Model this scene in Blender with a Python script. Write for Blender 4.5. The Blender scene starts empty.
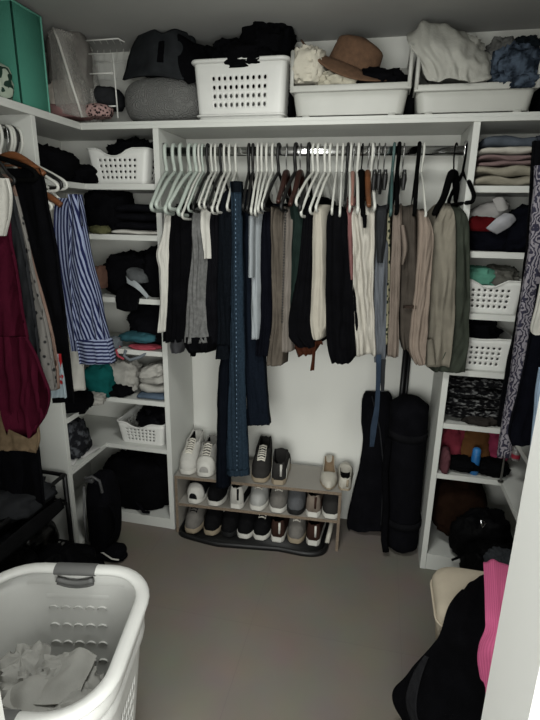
import bpy, bmesh, math, random
from mathutils import Vector, Matrix, noise, Quaternion
random.seed(7)
PI = math.pi
SC = bpy.context.scene
COL = SC.collection
# ------------------------------------------------------------------ camera
FPX = 488.0
RR = ((0.9763046238563631, 0.21565115393816026, 0.017996145193497216),
      (0.07640644882354147, -0.26571302895951887, -0.9610195839936528),
      (-0.20246317199644254, 0.9396228850162697, -0.27589399764917166))
CH = 1.6
camd = bpy.data.cameras.new('camera'); cam = bpy.data.objects.new('camera', camd); COL.objects.link(cam)
m3 = Matrix((RR[0], [-v for v in RR[1]], [-v for v in RR[2]])).transposed()
cam.matrix_world = Matrix.Translation((0, 0, CH)) @ m3.to_4x4()
camd.sensor_fit = 'VERTICAL'; camd.sensor_height = 36; camd.lens = 36 * FPX / 720
camd.clip_start = .02
SC.camera = cam

def ray(px, py):
    c = (px - 270, py - 360, FPX)
    return Vector([sum(RR[i][j] * c[i] for i in range(3)) for j in range(3)])
def P(px, py, y):            # survey point of the photo at depth y
    r = ray(px, py); r = r * (y / r.y); r.z += CH; return r
def PZ(px, py, z):
    r = ray(px, py); r = r * ((z - CH) / r.z); r.z += CH; return r
def PX(px, py, x):
    r = ray(px, py); r = r * (x / r.x); r.z += CH; return r

# ------------------------------------------------------------------ materials
def lin(c):
    if isinstance(c, str):
        c = [int(c[i:i+2], 16) / 255 for i in (0, 2, 4)]
        c = [x / 12.92 if x <= .04045 else ((x + .055) / 1.055) ** 2.4 for x in c]
    return (c[0], c[1], c[2], 1)
MATS = {}
def nd(nt, t, **kw):
    n = nt.nodes.new(t)
    for k, v in kw.items(): setattr(n, k, v)
    return n
def mat(name, col, rough=.85, var=.12, scale=25, bump=.15, bscale=None, metal=0, col2=None, kind='noise', spec=.3, stretch=None, uv=False, ramp=(.4, .6), bands='X', mrot=0, alpha=None, trans=0):
    if name in MATS: return MATS[name]
    m = bpy.data.materials.new(name); m.use_nodes = True
    nt = m.node_tree; b = nt.nodes['Principled BSDF']; L = nt.links
    tc = nd(nt, 'ShaderNodeTexCoord'); mp = nd(nt, 'ShaderNodeMapping')
    L.new(tc.outputs['UV' if uv else 'Object'], mp.inputs[0])
    if mrot: mp.inputs['Rotation'].default_value = (0, 0, mrot)
    if stretch: mp.inputs['Scale'].default_value = stretch
    c = lin(col); c2 = lin(col2) if col2 else None
    rp = nd(nt, 'ShaderNodeValToRGB')
    if kind == 'noise':
        t = nd(nt, 'ShaderNodeTexNoise'); t.inputs['Scale'].default_value = scale; t.inputs['Detail'].default_value = 4; out = t.outputs['Fac']
    elif kind == 'voronoi':
        t = nd(nt, 'ShaderNodeTexVoronoi'); t.inputs['Scale'].default_value = scale; out = t.outputs['Distance']
    elif kind == 'wave':
        t = nd(nt, 'ShaderNodeTexWave'); t.inputs['Scale'].default_value = scale; t.inputs['Distortion'].default_value = .3; t.bands_direction = bands; out = t.outputs['Fac']
    elif kind == 'rings':
        t = nd(nt, 'ShaderNodeTexWave'); t.wave_type = 'BANDS'; t.inputs['Scale'].default_value = scale; t.inputs['Distortion'].default_value = 14; t.inputs['Detail'].default_value = 2; t.inputs['Detail Scale'].default_value = 1.5; out = t.outputs['Fac']
    L.new(mp.outputs[0], t.inputs['Vector'])
    L.new(out, rp.inputs[0])
    e = rp.color_ramp.elements
    if c2:
        e[0].position, e[1].position = ramp; e[0].color = c; e[1].color = c2
    else:
        e[0].position = .3; e[1].position = .7
        e[0].color = tuple(x * (1 - var) for x in c[:3]) + (1,); e[1].color = tuple(min(1, x * (1 + var)) for x in c[:3]) + (1,)
    L.new(rp.outputs[0], b.inputs['Base Color'])
    b.inputs['Roughness'].default_value = rough; b.inputs['Metallic'].default_value = metal
    b.inputs['Specular IOR Level'].default_value = spec
    if alpha is not None: b.inputs['Alpha'].default_value = alpha
    if bump:
        t2 = nd(nt, 'ShaderNodeTexNoise'); t2.inputs['Scale'].default_value = bscale or scale * 6; t2.inputs['Detail'].default_value = 3
        L.new(mp.outputs[0], t2.inputs['Vector'])
        bp = nd(nt, 'ShaderNodeBump'); bp.inputs['Strength'].default_value = bump; bp.inputs['Distance'].default_value = .004
        L.new(t2.outputs['Fac'] if kind in ('noise', 'wave') else out, bp.inputs['Height']); L.new(bp.outputs[0], b.inputs['Normal'])
    MATS[name] = m
    return m
def cloth(name, col, **kw):
    a = dict(rough=.95, var=.22, scale=18, bump=.35, bscale=220, spec=.03); a.update(kw)
    return mat('cloth_' + name, col, **a)
def plastic(name, col, **kw):
    a = dict(rough=.42, var=.04, scale=8, bump=0, spec=.4); a.update(kw)
    return mat('plastic_' + name, col, **a)
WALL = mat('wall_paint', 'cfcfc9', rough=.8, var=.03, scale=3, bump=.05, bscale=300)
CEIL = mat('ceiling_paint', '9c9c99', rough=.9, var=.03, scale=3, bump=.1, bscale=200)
LAM = mat('white_melamine', 'bfc0bb', rough=.5, var=.02, scale=6, bump=.02)
FRAME = mat('white_door_paint', 'd8d8d3', rough=.45, var=.02, scale=4, bump=.03)
CHROME = mat('chrome', 'c8c8c8', rough=.16, var=.02, metal=1, bump=0)
WIREM = mat('grey_wire', '8a8a88', rough=.3, var=.05, metal=1, bump=0)
BLKMET = mat('black_metal', '0b0b0c', rough=.4, var=.1, bump=0)
PBIN = plastic('bin_white', 'aaaaa4'); PW = plastic('white', 'cbcbc7'); PLW = plastic('hanger_white', 'b9b9b2', rough=.5); PSG = plastic('hanger_sage', 'a3aba3', rough=.5)
PBK = plastic('hanger_black', '0a0a0a', rough=.5); PGREY = plastic('handle_grey', '5d5d5c', rough=.55); PTEAL = plastic('hanger_teal', '3a5250')
VELV = cloth('velvet_black', '070707', bump=.1)
WOODB = mat('hanger_wood_brown', '5d3820', rough=.45, var=.3, scale=10, stretch=(1, 1, 12), bump=.05)
WOODD = mat('hanger_wood_dark', '2c1712', rough=.4, var=.3, scale=10, bump=.05)
BLK = cloth('black', '08080a'); BLK2 = cloth('soft_black', '0c0c0f'); NAVY = cloth('navy_black', '090a10')
CHAR = cloth('charcoal', '262729'); WHT = cloth('white', 'b4b2ab', var=.05); CREAM = cloth('cream', 'b8ac98', var=.07)
DENIM = cloth('mid_denim', '1f2a34', scale=120, var=.3); DDEN = cloth('dark_denim', '0b0e12', scale=120, var=.3); NDEN = cloth('navy_denim', '10151d', scale=120, var=.25)

# ------------------------------------------------------------------ object helpers
def obj(name, geo, material, parent=None, smooth=True, kind=None, solid=0, loc=None):
    vs, fs = geo[0], geo[1]; uv = geo[2] if len(geo) > 2 else None; mi = geo[3] if len(geo) > 3 else None
    me = bpy.data.meshes.new(name)
    o = bpy.data.objects.new(name, me); COL.objects.link(o)
    off = Vector((0, 0, 0))
    vs = [Vector(v) for v in vs]
    if parent is not None:
        off = Vector(parent.location); o.parent = parent
        p = parent.parent
        while p is not None: off = off + Vector(p.location); p = p.parent
    else:
        xs = [v.x for v in vs]; ys = [v.y for v in vs]; zs = [v.z for v in vs]
        off = Vector(((min(xs) + max(xs)) / 2, (min(ys) + max(ys)) / 2, min(zs))); o.location = off
    me.from_pydata([tuple(v - off) for v in vs], [], fs)
    ms = material if isinstance(material, (list, tuple)) else [material]
    for m in ms: me.materials.append(m)
    if mi: me.polygons.foreach_set('material_index', mi)
    if uv:
        l = me.uv_layers.new(name='UVMap')
        for lp in me.loops: l.data[lp.index].uv = uv[lp.vertex_index]
    me.update()
    bm = bmesh.new(); bm.from_mesh(me); bmesh.ops.recalc_face_normals(bm, faces=bm.faces); bm.to_mesh(me); bm.free()
    if smooth:
        me.polygons.foreach_set('use_smooth', [True] * len(me.polygons))
        if smooth != 'all': me.set_sharp_from_angle(angle=math.radians(50))
    if solid:
        s = o.modifiers.new('thickness', 'SOLIDIFY'); s.thickness = solid; s.offset = 0
    if kind: o['kind'] = kind
    return o
USED_LABELS = {}
def tag(o, label, cat, group=None):
    o['label'] = label; o['category'] = cat
    if group: o['group'] = group
    USED_LABELS[label] = USED_LABELS.get(label, 0) + 1
    return o
def thing(name, loc, label, cat, group=None):
    o = bpy.data.objects.new(name, None); COL.objects.link(o); o.location = loc; o.empty_display_size = .05
    bpy.context.view_layer.update()
    return tag(o, label, cat, group)
def merge(*gs):
    V, F, MI, UV = [], [], [], []
    hasuv = all(len(g) > 2 and g[2] for g in gs)
    for g in gs:
        k = len(V); V += list(g[0]); F += [tuple(i + k for i in f) for f in g[1]]
        MI += (g[3] if len(g) > 3 and g[3] else [0] * len(g[1]))
        if hasuv: UV += g[2]
    return V, F, (UV if hasuv else None), MI
def withmi(g, i): return (g[0], g[1], g[2] if len(g) > 2 else None, [i] * len(g[1]))
def xf(g, M):
    return ([M @ Vector(v) for v in g[0]],) + tuple(g[1:])
def box(x0, x1, y0, y1, z0, z1, bev=.002, seg=1):
    bm = bmesh.new(); bmesh.ops.create_cube(bm, size=1)
    for v in bm.verts: v.co = Vector((x0 + (v.co.x + .5) * (x1 - x0), y0 + (v.co.y + .5) * (y1 - y0), z0 + (v.co.z + .5) * (z1 - z0)))
    if bev: bmesh.ops.bevel(bm, geom=list(bm.edges), offset=bev, segments=seg, affect='EDGES', profile=.5)
    bm.verts.index_update()
    r = ([v.co.copy() for v in bm.verts], [tuple(v.index for v in f.verts) for f in bm.faces]); bm.free(); return r
def prism(pts, z0, z1):
    n = len(pts)
    V = [(x, y, z0) for x, y in pts] + [(x, y, z1) for x, y in pts]
    F = [tuple(range(n))[::-1], tuple(range(n, 2 * n))] + [(i, (i + 1) % n, n + (i + 1) % n, n + i) for i in range(n)]
    return V, F
def cat(pts, n):      # catmull-rom resample, pts = list of equal length tuples / vectors
    pts = [list(p) for p in pts]; out = []
    m = len(pts) - 1
    for i in range(n):
        t = i / (n - 1) * m; k = min(int(t), m - 1); f = t - k
        p0 = pts[max(k - 1, 0)]; p1 = pts[k]; p2 = pts[k + 1]; p3 = pts[min(k + 2, m)]
        out.append([.5 * (2 * b + (c - a) * f + (2 * a - 5 * b + 4 * c - d) * f * f + (3 * b - a - 3 * c + d) * f ** 3) for a, b, c, d in zip(p0, p1, p2, p3)])
    return out
def tube(pts, r, n=8, closed=False, up=None, rz=None, cap=True):
    pts = [Vector(p) for p in pts]; N = len(pts); V = []; F = []; UV = []
    rs = r if isinstance(r, (list, tuple)) else [r] * N
    T = []
    for i in range(N):
        a = pts[(i - 1) % N] if (closed or i > 0) else pts[i]; b = pts[(i + 1) % N] if (closed or i < N - 1) else pts[i]
        T.append((b - a).normalized())
    ref = Vector(up) if up else (Vector((0, 0, 1)) if abs(T[0].z) < .9 else Vector((0, 1, 0)))
    nrm = (ref - T[0] * ref.dot(T[0])).normalized(); L = 0
    for i in range(N):
        if i: L += (pts[i] - pts[i-1]).length
        if up: nrm = (Vector(up) - T[i] * Vector(up).dot(T[i])).normalized()
        elif i:
            nrm = (nrm - T[i] * nrm.dot(T[i]))
            nrm = nrm.normalized() if nrm.length > 1e-6 else Vector((1, 0, 0))
        s = T[i].cross(nrm)
        for k in range(n):
            a = 2 * PI * k / n
            V.append(pts[i] + s * (rs[i] * math.cos(a)) + nrm * ((rz if rz else rs[i]) * math.sin(a))); UV.append((rs[i] * 6.28 * k / n, L))
    R = N if closed else N - 1
    for i in range(R):
        j = (i + 1) % N
        for k in range(n): F.append((i * n + k, i * n + (k + 1) % n, j * n + (k + 1) % n, j * n + k))
    if not closed and cap: F += [tuple(range(n))[::-1], tuple(range((N - 1) * n, N * n))]
    return V, F, UV
def loft(rings, cap=True, closed=True):
    n = len(rings[0]); V = []; F = []; UV = []
    for r in rings:
        L = 0
        for k, p in enumerate(r):
            p = Vector(p)
            if k: L += (p - Vector(r[k-1])).length
            V.append(p); UV.append((L, p.z))
    for i in range(len(rings) - 1):
        for k in range(n if closed else n - 1): F.append((i * n + k, i * n + (k + 1) % n, (i + 1) * n + (k + 1) % n, (i + 1) * n + k))
    if cap and closed: F += [tuple(range(n))[::-1], tuple(range((len(rings) - 1) * n, len(rings) * n))]
    return V, F, UV
def nz(x, y, z=0): return noise.noise(Vector((x, y, z)))
def ridge(p):
    return 1 - 2 * abs(noise.noise(p))
# cloth hanging down: rows (xl, xr, py) or (xl, yl, xr, yr) give its outline at depth y
def drape(rows, y, depth, shear=0, amp=.008, fx=45, fz=2.5, seed=0, rise=0, n=40, nf=17, rnd=.022, ns=5, hem=.0, shoulder=0):
    rows = [(r[0], r[2], r[1], r[2]) if len(r) == 3 else r for r in rows]
    y0, y1 = y if isinstance(y, tuple) else (y, y)
    n = max(n, 2 * len(rows))
    rows = cat(rows, n)
    rings = []; UVs = []
    for i, (xl, yl, xr, yr) in enumerate(rows):
        t = i / (n - 1); yy = y0 + (y1 - y0) * t
        L = P(xl, yl, yy); R = P(xr, yr, yy); W = (R - L).length
        L.x += min(.004, W * .08) * nz(L.z * 11, seed * 1.3, 2); R.x += min(.004, W * .08) * nz(R.z * 11, seed * 1.3, 8)
        ring = []; uv = []
        for k in range(nf):
            s = k / (nf - 1); p = L.lerp(R, s)
            e = abs(2 * s - 1)
            p.y += rnd * e ** 3 + amp * (.5 + .5 * t) * (1.3 * nz(s * W * fx + seed * 3.7, p.z * fz, seed) + 1.1 * ridge(Vector((s * W * fx * .75 + seed + p.z * 2.2, p.z * fz * .7, seed + 5))) + .5 * ridge(Vector((s * W * fx * 1.6 - p.z * 9, p.z * 5, seed + 8)))) * (1 - e ** 5)
            if shoulder and t < .14: p.y += shoulder * (1 - t / .14) ** 2; p.x += (L.x + R.x - 2 * p.x) * .15 * (1 - t / .14)
            p.z += hem * (t ** 6) * nz(s * W * 60 + seed, 3.3)
            ring.append(p); uv.append((s * W, p.z))
        topf = max(0, 1 - t * 7)
        for k in range(1, ns + 1):
            d = depth * k / ns
            w = .004 * nz(d * 25 + seed, p.z * 4, seed + 9)
            ring.append(R + Vector((shear * d + w, d, rise * math.sin(PI * min(1, d / depth)) * topf))); uv.append((W + d, ring[-1].z))
        for k in range(ns, 0, -1):
            d = depth * k / ns
            w = .004 * nz(d * 25 + seed, p.z * 4, seed + 9)
            ring.append(L + Vector((shear * d + w, d, rise * math.sin(PI * min(1, d / depth)) * topf))); uv.append((-d, ring[-1].z))
        rings.append(ring); UVs += uv
    g = loft(rings)
    return g[0], g[1], UVs
# sheet of cloth through control points (rows of world points), doubled for thickness
def sheet(rows, nu=24, nv=24, th=.008, amp=.006, fu=8, fv=5, seed=0):
    rs = [cat(r, nu) for r in rows]
    cols = [cat([r[k] for r in rs], nv) for k in range(nu)]
    G = [[Vector(cols[k][j]) for k in range(nu)] for j in range(nv)]
    A = []; Bk = []; UV = []
    for j in range(nv):
        for k in range(nu):
            du = G[j][min(k + 1, nu - 1)] - G[j][max(k - 1, 0)]; dv = G[min(j + 1, nv - 1)][k] - G[max(j - 1, 0)][k]
            N = du.cross(dv); N = N.normalized() if N.length > 1e-9 else Vector((0, -1, 0))
            u = k / (nu - 1); v = j / (nv - 1)
            d = amp * (nz(u * fu + seed * 2.1, v * fv, seed) + .6 * ridge(Vector((u * fu * .7, v * fv * .7 + seed, 4.1))))
            p = G[j][k] + N * d
            A.append(p + N * th / 2); Bk.append(p - N * th / 2)
            UV.append((u * (Vector(rows[0][-1]) - Vector(rows[0][0])).length, v * (Vector(rows[-1][0]) - Vector(rows[0][0])).length))
    m = nu * nv; V = A + Bk; F = []
    for j in range(nv - 1):
        for k in range(nu - 1):
            a = j * nu + k; F.append((a, a + 1, a + nu + 1, a + nu)); F.append((m + a + nu, m + a + nu + 1, m + a + 1, m + a))
    edge = [k for k in range(nu)] + [j * nu + nu - 1 for j in range(1, nv)] + [(nv - 1) * nu + k for k in range(nu - 2, -1, -1)] + [j * nu for j in range(nv - 2, 0, -1)]
    for i in range(len(edge)):
        a, b = edge[i], edge[(i + 1) % len(edge)]; F.append((a, m + a, m + b, b))
    return V, F, UV + UV
# crumpled heap of cloth
def heap(c, r, seed=0, amp=.25, f=2.2, nu=44, nv=28, sq=.75, flat=True, tilt=0):
    c = Vector(c); V = []; F = []; UV = []
    def se(x): return math.copysign(abs(x) ** sq, x)
    for j in range(nv + 1):
        la = -PI / 2 + PI * j / nv
        for i in range(nu):
            lo = 2 * PI * i / nu
            q = Vector((se(math.cos(la)) * se(math.cos(lo)), se(math.cos(la)) * se(math.sin(lo)), se(math.sin(la))))
            w = Vector((q.x * r[0], q.y * r[1], q.z * r[2])) / max(r) * f
            warp = Vector((nz(w.x + seed, w.y, w.z), nz(w.x, w.y + seed + 7, w.z), nz(w.x, w.y, w.z + seed + 13))) * .8
            d = .55 * noise.noise(w * 1.1 + Vector((seed * 5.3, 0, 0))) + .6 * ridge(w * 1.3 + warp + Vector((0, seed * 3.1, 0))) + .3 * ridge(w * 3.1 + warp * 1.5 + Vector((seed, 1, seed))) - .5
            k = 1 + amp * d
            p = Vector((q.x * r[0] * k, q.y * r[1] * k, q.z * r[2] * k))
            p.z += tilt * p.x
            if flat and p.z < -r[2] * .8: p.z = -r[2] * .8 + (p.z + r[2] * .8) * .05
            V.append(c + p); UV.append((lo * r[0], la * r[2]))
    for j in range(nv):
        for i in range(nu):
            F.append((j * nu + i, j * nu + (i + 1) % nu, (j + 1) * nu + (i + 1) % nu, (j + 1) * nu + i))
    return V, F, UV
def heap_px(x0, y0, x1, y1, y, ry, **kw):
    """heap whose outline fills the survey box, centred at depth y"""
    a = P(x0, y1, y); b = P(x1, y0, y)
    c = (a + b) / 2; rx = abs(b.x - a.x) / 2; rz_ = abs(b.z - a.z) / 2
    c.y = y
    return heap(c, (rx, ry, rz_ * 1.05), **kw)
# folded textile: stack of rounded layers with soft front folds
def folded(x0, x1, y0, y1, z0, z1, layers=2, seed=0, amp=.004):
    gs = []; h = (z1 - z0) / layers
    for l in range(layers):
        jx = .006 * nz(seed + l * 3.1, 1.7); jy = .006 * nz(seed + l * 2.3, 5.1)
        rings = []; N = 22
        for i in range(N):
            x = x0 + (x1 - x0) * i / (N - 1) + jx
            e = abs(2 * i / (N - 1) - 1); hh = h * (.5 - .18 * e ** 8); zc = z0 + h * (l + .5) + amp * 1.2 * nz(x * 9 + seed, l * 3.3)
            ring = []
            for k in range(14):
                a = 2 * PI * k / 14
                cy = math.copysign(abs(math.cos(a)) ** .45, math.cos(a)); sz = math.copysign(abs(math.sin(a)) ** .6, math.sin(a))
                yy = (y0 + y1) / 2 + jy + cy * (y1 - y0) / 2 * (1 - .04 * e ** 6) + amp * nz(x * 20 + seed, k * .7, l)
                ring.append((x, yy, max(z0, zc + sz * hh + amp * .6 * nz(x * 14, k * .5 + seed, l + 2))))
            rings.append(ring)
        gs.append(loft(rings))
    return merge(*gs)

# ------------------------------------------------------------------ the room
F_, B_ = 2.10, 2.42
XL, WL, XR, WR = -1.32, -1.64, .59, .91
CZ = 2.355
def struct(name, geo, m, parent=None):
    return obj(name, geo, m, parent, smooth=False, kind='structure')
fl = bpy.data.materials.new('floor_tile'); fl.use_nodes = True
nt = fl.node_tree; b = nt.nodes['Principled BSDF']
tc = nd(nt, 'ShaderNodeTexCoord'); mp = nd(nt, 'ShaderNodeMapping'); mp.inputs['Scale'].default_value = (1, 1, 1); mp.inputs['Location'].default_value = (.05, .12, 0)
br = nd(nt, 'ShaderNodeTexBrick'); br.offset = 0
br.inputs['Scale'].default_value = 1; br.inputs['Brick Width'].default_value = .6; br.inputs['Row Height'].default_value = .6; br.inputs['Mortar Size'].default_value = .0022; br.inputs['Mortar Smooth'].default_value = .5
br.inputs['Color1'].default_value = lin('706a62'); br.inputs['Color2'].default_value = lin('6e6860'); br.inputs['Mortar'].default_value = lin('6a645d')
ns_ = nd(nt, 'ShaderNodeTexNoise'); ns_.inputs['Scale'].default_value = 5; ns_.inputs['Detail'].default_value = 6
mx = nd(nt, 'ShaderNodeMixRGB'); mx.blend_type = 'OVERLAY'; mx.inputs[0].default_value = .18
nt.links.new(tc.outputs['Object'], mp.inputs[0]); nt.links.new(mp.outputs[0], br.inputs['Vector']); nt.links.new(mp.outputs[0], ns_.inputs['Vector'])
nt.links.new(br.outputs['Color'], mx.inputs[1]); nt.links.new(ns_.outputs['Color'], mx.inputs[2]); nt.links.new(mx.outputs[0], b.inputs['Base Color'])
b.inputs['Roughness'].default_value = .55; b.inputs['Specular IOR Level'].default_value = .3
struct('floor', box(-2.2, 1.5, -1.6, 2.6, -.06, 0, 0), fl)
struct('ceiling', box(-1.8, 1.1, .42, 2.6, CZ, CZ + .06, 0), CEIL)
struct('wall_back', box(WL - .08, WR + .08, B_, B_ + .08, 0, CZ, 0), WALL)
struct('wall_left', box(WL - .08, WL, .42, B_, 0, CZ, 0), WALL)
struct('wall_right', box(WR, WR + .08, .42, B_, 0, CZ, 0), WALL)
DX0, DX1 = -.612, .187
struct('wall_front', merge(box(WL, DX0 - .02, .44, .56, 0, CZ, 0), box(DX1 + .02, WR, .44, .56, 0, CZ, 0), box(DX0 - .02, DX1 + .02, .44, .56, 2.07, CZ, 0)), WALL)
struct('trim_1', box(DX0 - .02, DX0, .43, .57, 0, 2.07, .003), FRAME)
struct('trim_2', box(DX1, DX1 + .02, .43, .57, 0, 2.07, .003), FRAME)
struct('trim_3', box(DX0 - .02, DX1 + .02, .43, .57, 2.05, 2.07, .003), FRAME)

# ------------------------------------------------------------------ built-in shelving
TS = 1.993
ts = tag(obj('top_shelf', prism([(-1.635, .62), (XL, .62), (XL, F_), (XR, F_), (XR, .62), (.905, .62), (.905, 2.415), (-1.635, 2.415)], 1.968, TS), LAM, smooth=False),
    'long white U-shaped top shelf running round the closet above the hanging rail', 'shelf')
obj('front_edge', merge(box(XL - .01, XR + .01, F_ - .004, F_ + .004, 1.964, 1.980, .001), box(XL - .004, XL + .004, .62, F_ + .004, 1.964, 1.980, .001)), LAM, ts, smooth=False)
LS = [1.742, 1.523, 1.232, .980, .722, .464]
RS = [1.74, 1.495, 1.247, 1.003, .757, .512]
TH = .024
lu = thing('corner_shelf_unit', (-1.3, 2.26, 0), 'white corner shelving unit on the left with L-shaped shelves full of dark clothes', 'shelving unit', 'corner shelving units')
obj('side_panel', box(-.982, -.956, F_, 2.415, 0, 1.967, .001), LAM, lu, smooth=False)
obj('side_panel', box(-1.635, XL, 1.775, 1.799, 0, 1.967, .001), LAM, lu, smooth=False)
for z in LS + [.06]:
    obj('shelf', prism([(-.983, F_ + .001), (XL, F_ + .001), (XL, 1.80), (-1.635, 1.80), (-1.635, 2.415), (-.983, 2.415)], z - TH, z), LAM, lu, smooth=False)
obj('kickboard', merge(box(XL, -.983, F_ + .002, F_ + .018, 0, .036, .001), box(XL - .018, XL - .002, 1.8, F_ + .002, 0, .036, .001)), LAM, lu, smooth=False)
ru = thing('corner_shelf_unit', (.6, 2.26, 0), 'white corner shelving unit on the right holding linens, caps and white baskets', 'shelving unit', 'corner shelving units')
obj('side_panel', box(.305, .33, F_, 2.415, 0, 1.967, .001), LAM, ru, smooth=False)
obj('side_panel', box(XR + .01, .905, 1.775, 1.799, 0, 1.967, .001), LAM, ru, smooth=False)
for z in RS + [.085]:
    obj('shelf', prism([(.331, F_ + .001), (XR + .01, F_ + .001), (XR + .01, 1.80), (.905, 1.80), (.905, 2.415), (.331, 2.415)], z - TH, z), LAM, ru, smooth=False)
obj('kickboard', merge(box(.331, XR + .01, F_ + .002, F_ + .018, 0, .061, .001), box(XR + .012, XR + .028, 1.8, F_ + .002, 0, .061, .001)), LAM, ru, smooth=False)
# rails
RY, RZ = 2.18, 1.878
def rail_y(x): return 2.145 + (x + .955) / 1.26 * .06
def oval_rail(p0, p1, ry=.010, rz=.0185):
    d = (Vector(p1) - Vector(p0)).normalized(); s = d.cross(Vector((0, 0, 1)))
    return loft([[Vector(p) + s * ry * math.cos(2 * PI * k / 20) * 1.0 + Vector((0, 0, rz * math.copysign(abs(math.sin(2 * PI * k / 20)) ** .8, math.sin(2 * PI * k / 20)))) for k in range(20)] for p in (p0, p1)])
rl = thing('hanging_rail', (-.32, RY, RZ), 'chrome oval hanging rail across the back wall under the top shelf', 'rail')
obj('bar', oval_rail((-.955, rail_y(-.955), RZ), (.304, rail_y(.304), RZ)), CHROME, rl, smooth='all')
for x0, x1 in ((-.955, -.945), (.294, .304)):
    obj('end_bracket', box(x0, x1, rail_y(x0) - .018, rail_y(x0) + .018, RZ - .03, RZ + .034, .002), CHROME, rl)
LRX = -1.38
rl2 = thing('hanging_rail', (LRX, 1.2, RZ), 'chrome hanging rail along the left wall carrying the maroon and striped clothes', 'rail')
obj('bar', oval_rail((LRX, .57, RZ + .01), (LRX, 1.774, RZ + .01)), CHROME, rl2, smooth='all')
rl3 = thing('hanging_rail', (.72, 1.2, RZ), 'chrome hanging rail along the right wall behind the paisley garment', 'rail')
obj('bar', oval_rail((.72, .57, RZ), (.72, 1.774, RZ)), CHROME, rl3, smooth='all')

# ------------------------------------------------------------------ hangers
HK = [(-.018, -.012), (-.020, .006), (-.012, .022), (0, .0275), (.012, .022), (.0185, .004), (.017, -.03), (.004, -.06), (0, -.085)]
def hanger_geo(kind, r, wt, hw):
    if kind in ('tube', 'wire'):
        pa = [(0, -.082), (.06, -.082 + (wt + .012 + .082) * .26), (.10, -.082 + (wt + .012 + .082) * .46), (hw - .025, wt + .018), (hw - .003, wt), (hw - .006, wt - .014), (hw - .03, wt - .02), (.08, wt - .021)]
        pts = pa + [(0, wt - .021)] + [(-u, w) for u, w in pa[:0:-1]] + [pa[0]]
        return [tuple(p) for p in cat(pts, 56)][:-1], True
    pa = [(hw, wt), (hw * .85, wt + .022), (hw * .5, wt + .062), (hw * .2, -.10), (0, -.085)]
    return [tuple(p) for p in cat(pa + [(-u, w) for u, w in pa[-2::-1]], 41)], False
GROUP_H = 'hangers on the back rail'
def hanger(hx, tip, m, r, kind, label, name=None, base=None, axis=None, group=GROUP_H, hw=.205):
    """base: hook point on the rail; tip: where the near end shows"""
    if base is None:
        yy = RY
        for _ in range(4): yy = rail_y(P(hx, 150, yy).x)
        base = Vector((max(-.944, P(hx, 150, yy).x), yy, RZ))
    th = 0
    for _ in range(6):
        q = P(tip[0], tip[1], base.y - hw * math.cos(th)) if axis is None else None
        if q is None: break
        th = math.asin(max(-.9, min(.9, (base.x - q.x) / hw)))
    if axis is None:
        U = Vector((-math.sin(th), -math.cos(th), 0)); wt = q.z - base.z
    else:
        U = Vector((math.cos(axis[0]), math.sin(axis[0]), 0)); wt = axis[1]
    wt = max(-.26, min(-.12, wt))
    W = lambda p: base + U * p[0] + Vector((0, 0, p[1]))
    nm = name or {'tube': 'plastic_hanger', 'wood': 'wooden_hanger', 'velvet': 'velvet_hanger', 'clip': 'clip_hanger', 'wire': 'wire_hanger'}[kind]
    h = thing(nm, base, label, 'hanger', group)
    hookm = m if kind in ('tube', 'wire') else (m if kind == 'velvet' else WIREM)
    obj('hook', tube([W(p) for p in cat(HK, 26)], r if kind in ('tube', 'wire') else .003, 8), hookm, h, smooth='all')
    if kind in ('tube', 'wire'):
        pts, cl = hanger_geo(kind, r, wt, hw)
        obj('frame', tube([W(p) for p in pts], r, 8, closed=True), m, h, smooth='all')
    elif kind in ('wood', 'velvet'):
        pts, cl = hanger_geo(kind, r, wt, hw)
        rs = [r * (.7 + .5 * (1 - abs(2 * i / 40 - 1))) for i in range(41)]
        obj('shoulder_bar', tube([W(p) for p in pts], rs, 10, rz=None), m, h, smooth='all')
        if kind == 'velvet':
            obj('trouser_bar', tube([W((hw * .8, wt + .02)), W((hw * .72, wt - .03)), W((hw * .6, wt - .04)), W((-hw * .6, wt - .04)), W((-hw * .72, wt - .03)), W((-hw * .8, wt + .02))], r * .5, 8), m, h, smooth='all')
        else:
            obj('trouser_bar', tube([W((hw * .8, wt + .03)), W((-hw * .8, wt + .03))], .004, 8), m, h, smooth='all')
    elif kind == 'clip':
        obj('crossbar', tube([W((-.17, -.10)), W((0, -.085)), W((.17, -.10))], .003, 8), WIREM, h, smooth='all')
        for s in (-1, 1):
            c = obj('clip', merge(tube([W((s * .15, -.085)), W((s * .15, -.12)), W((s * .15, -.16))], [.006, .011, .006], 8)), m, h)
    return h

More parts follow.
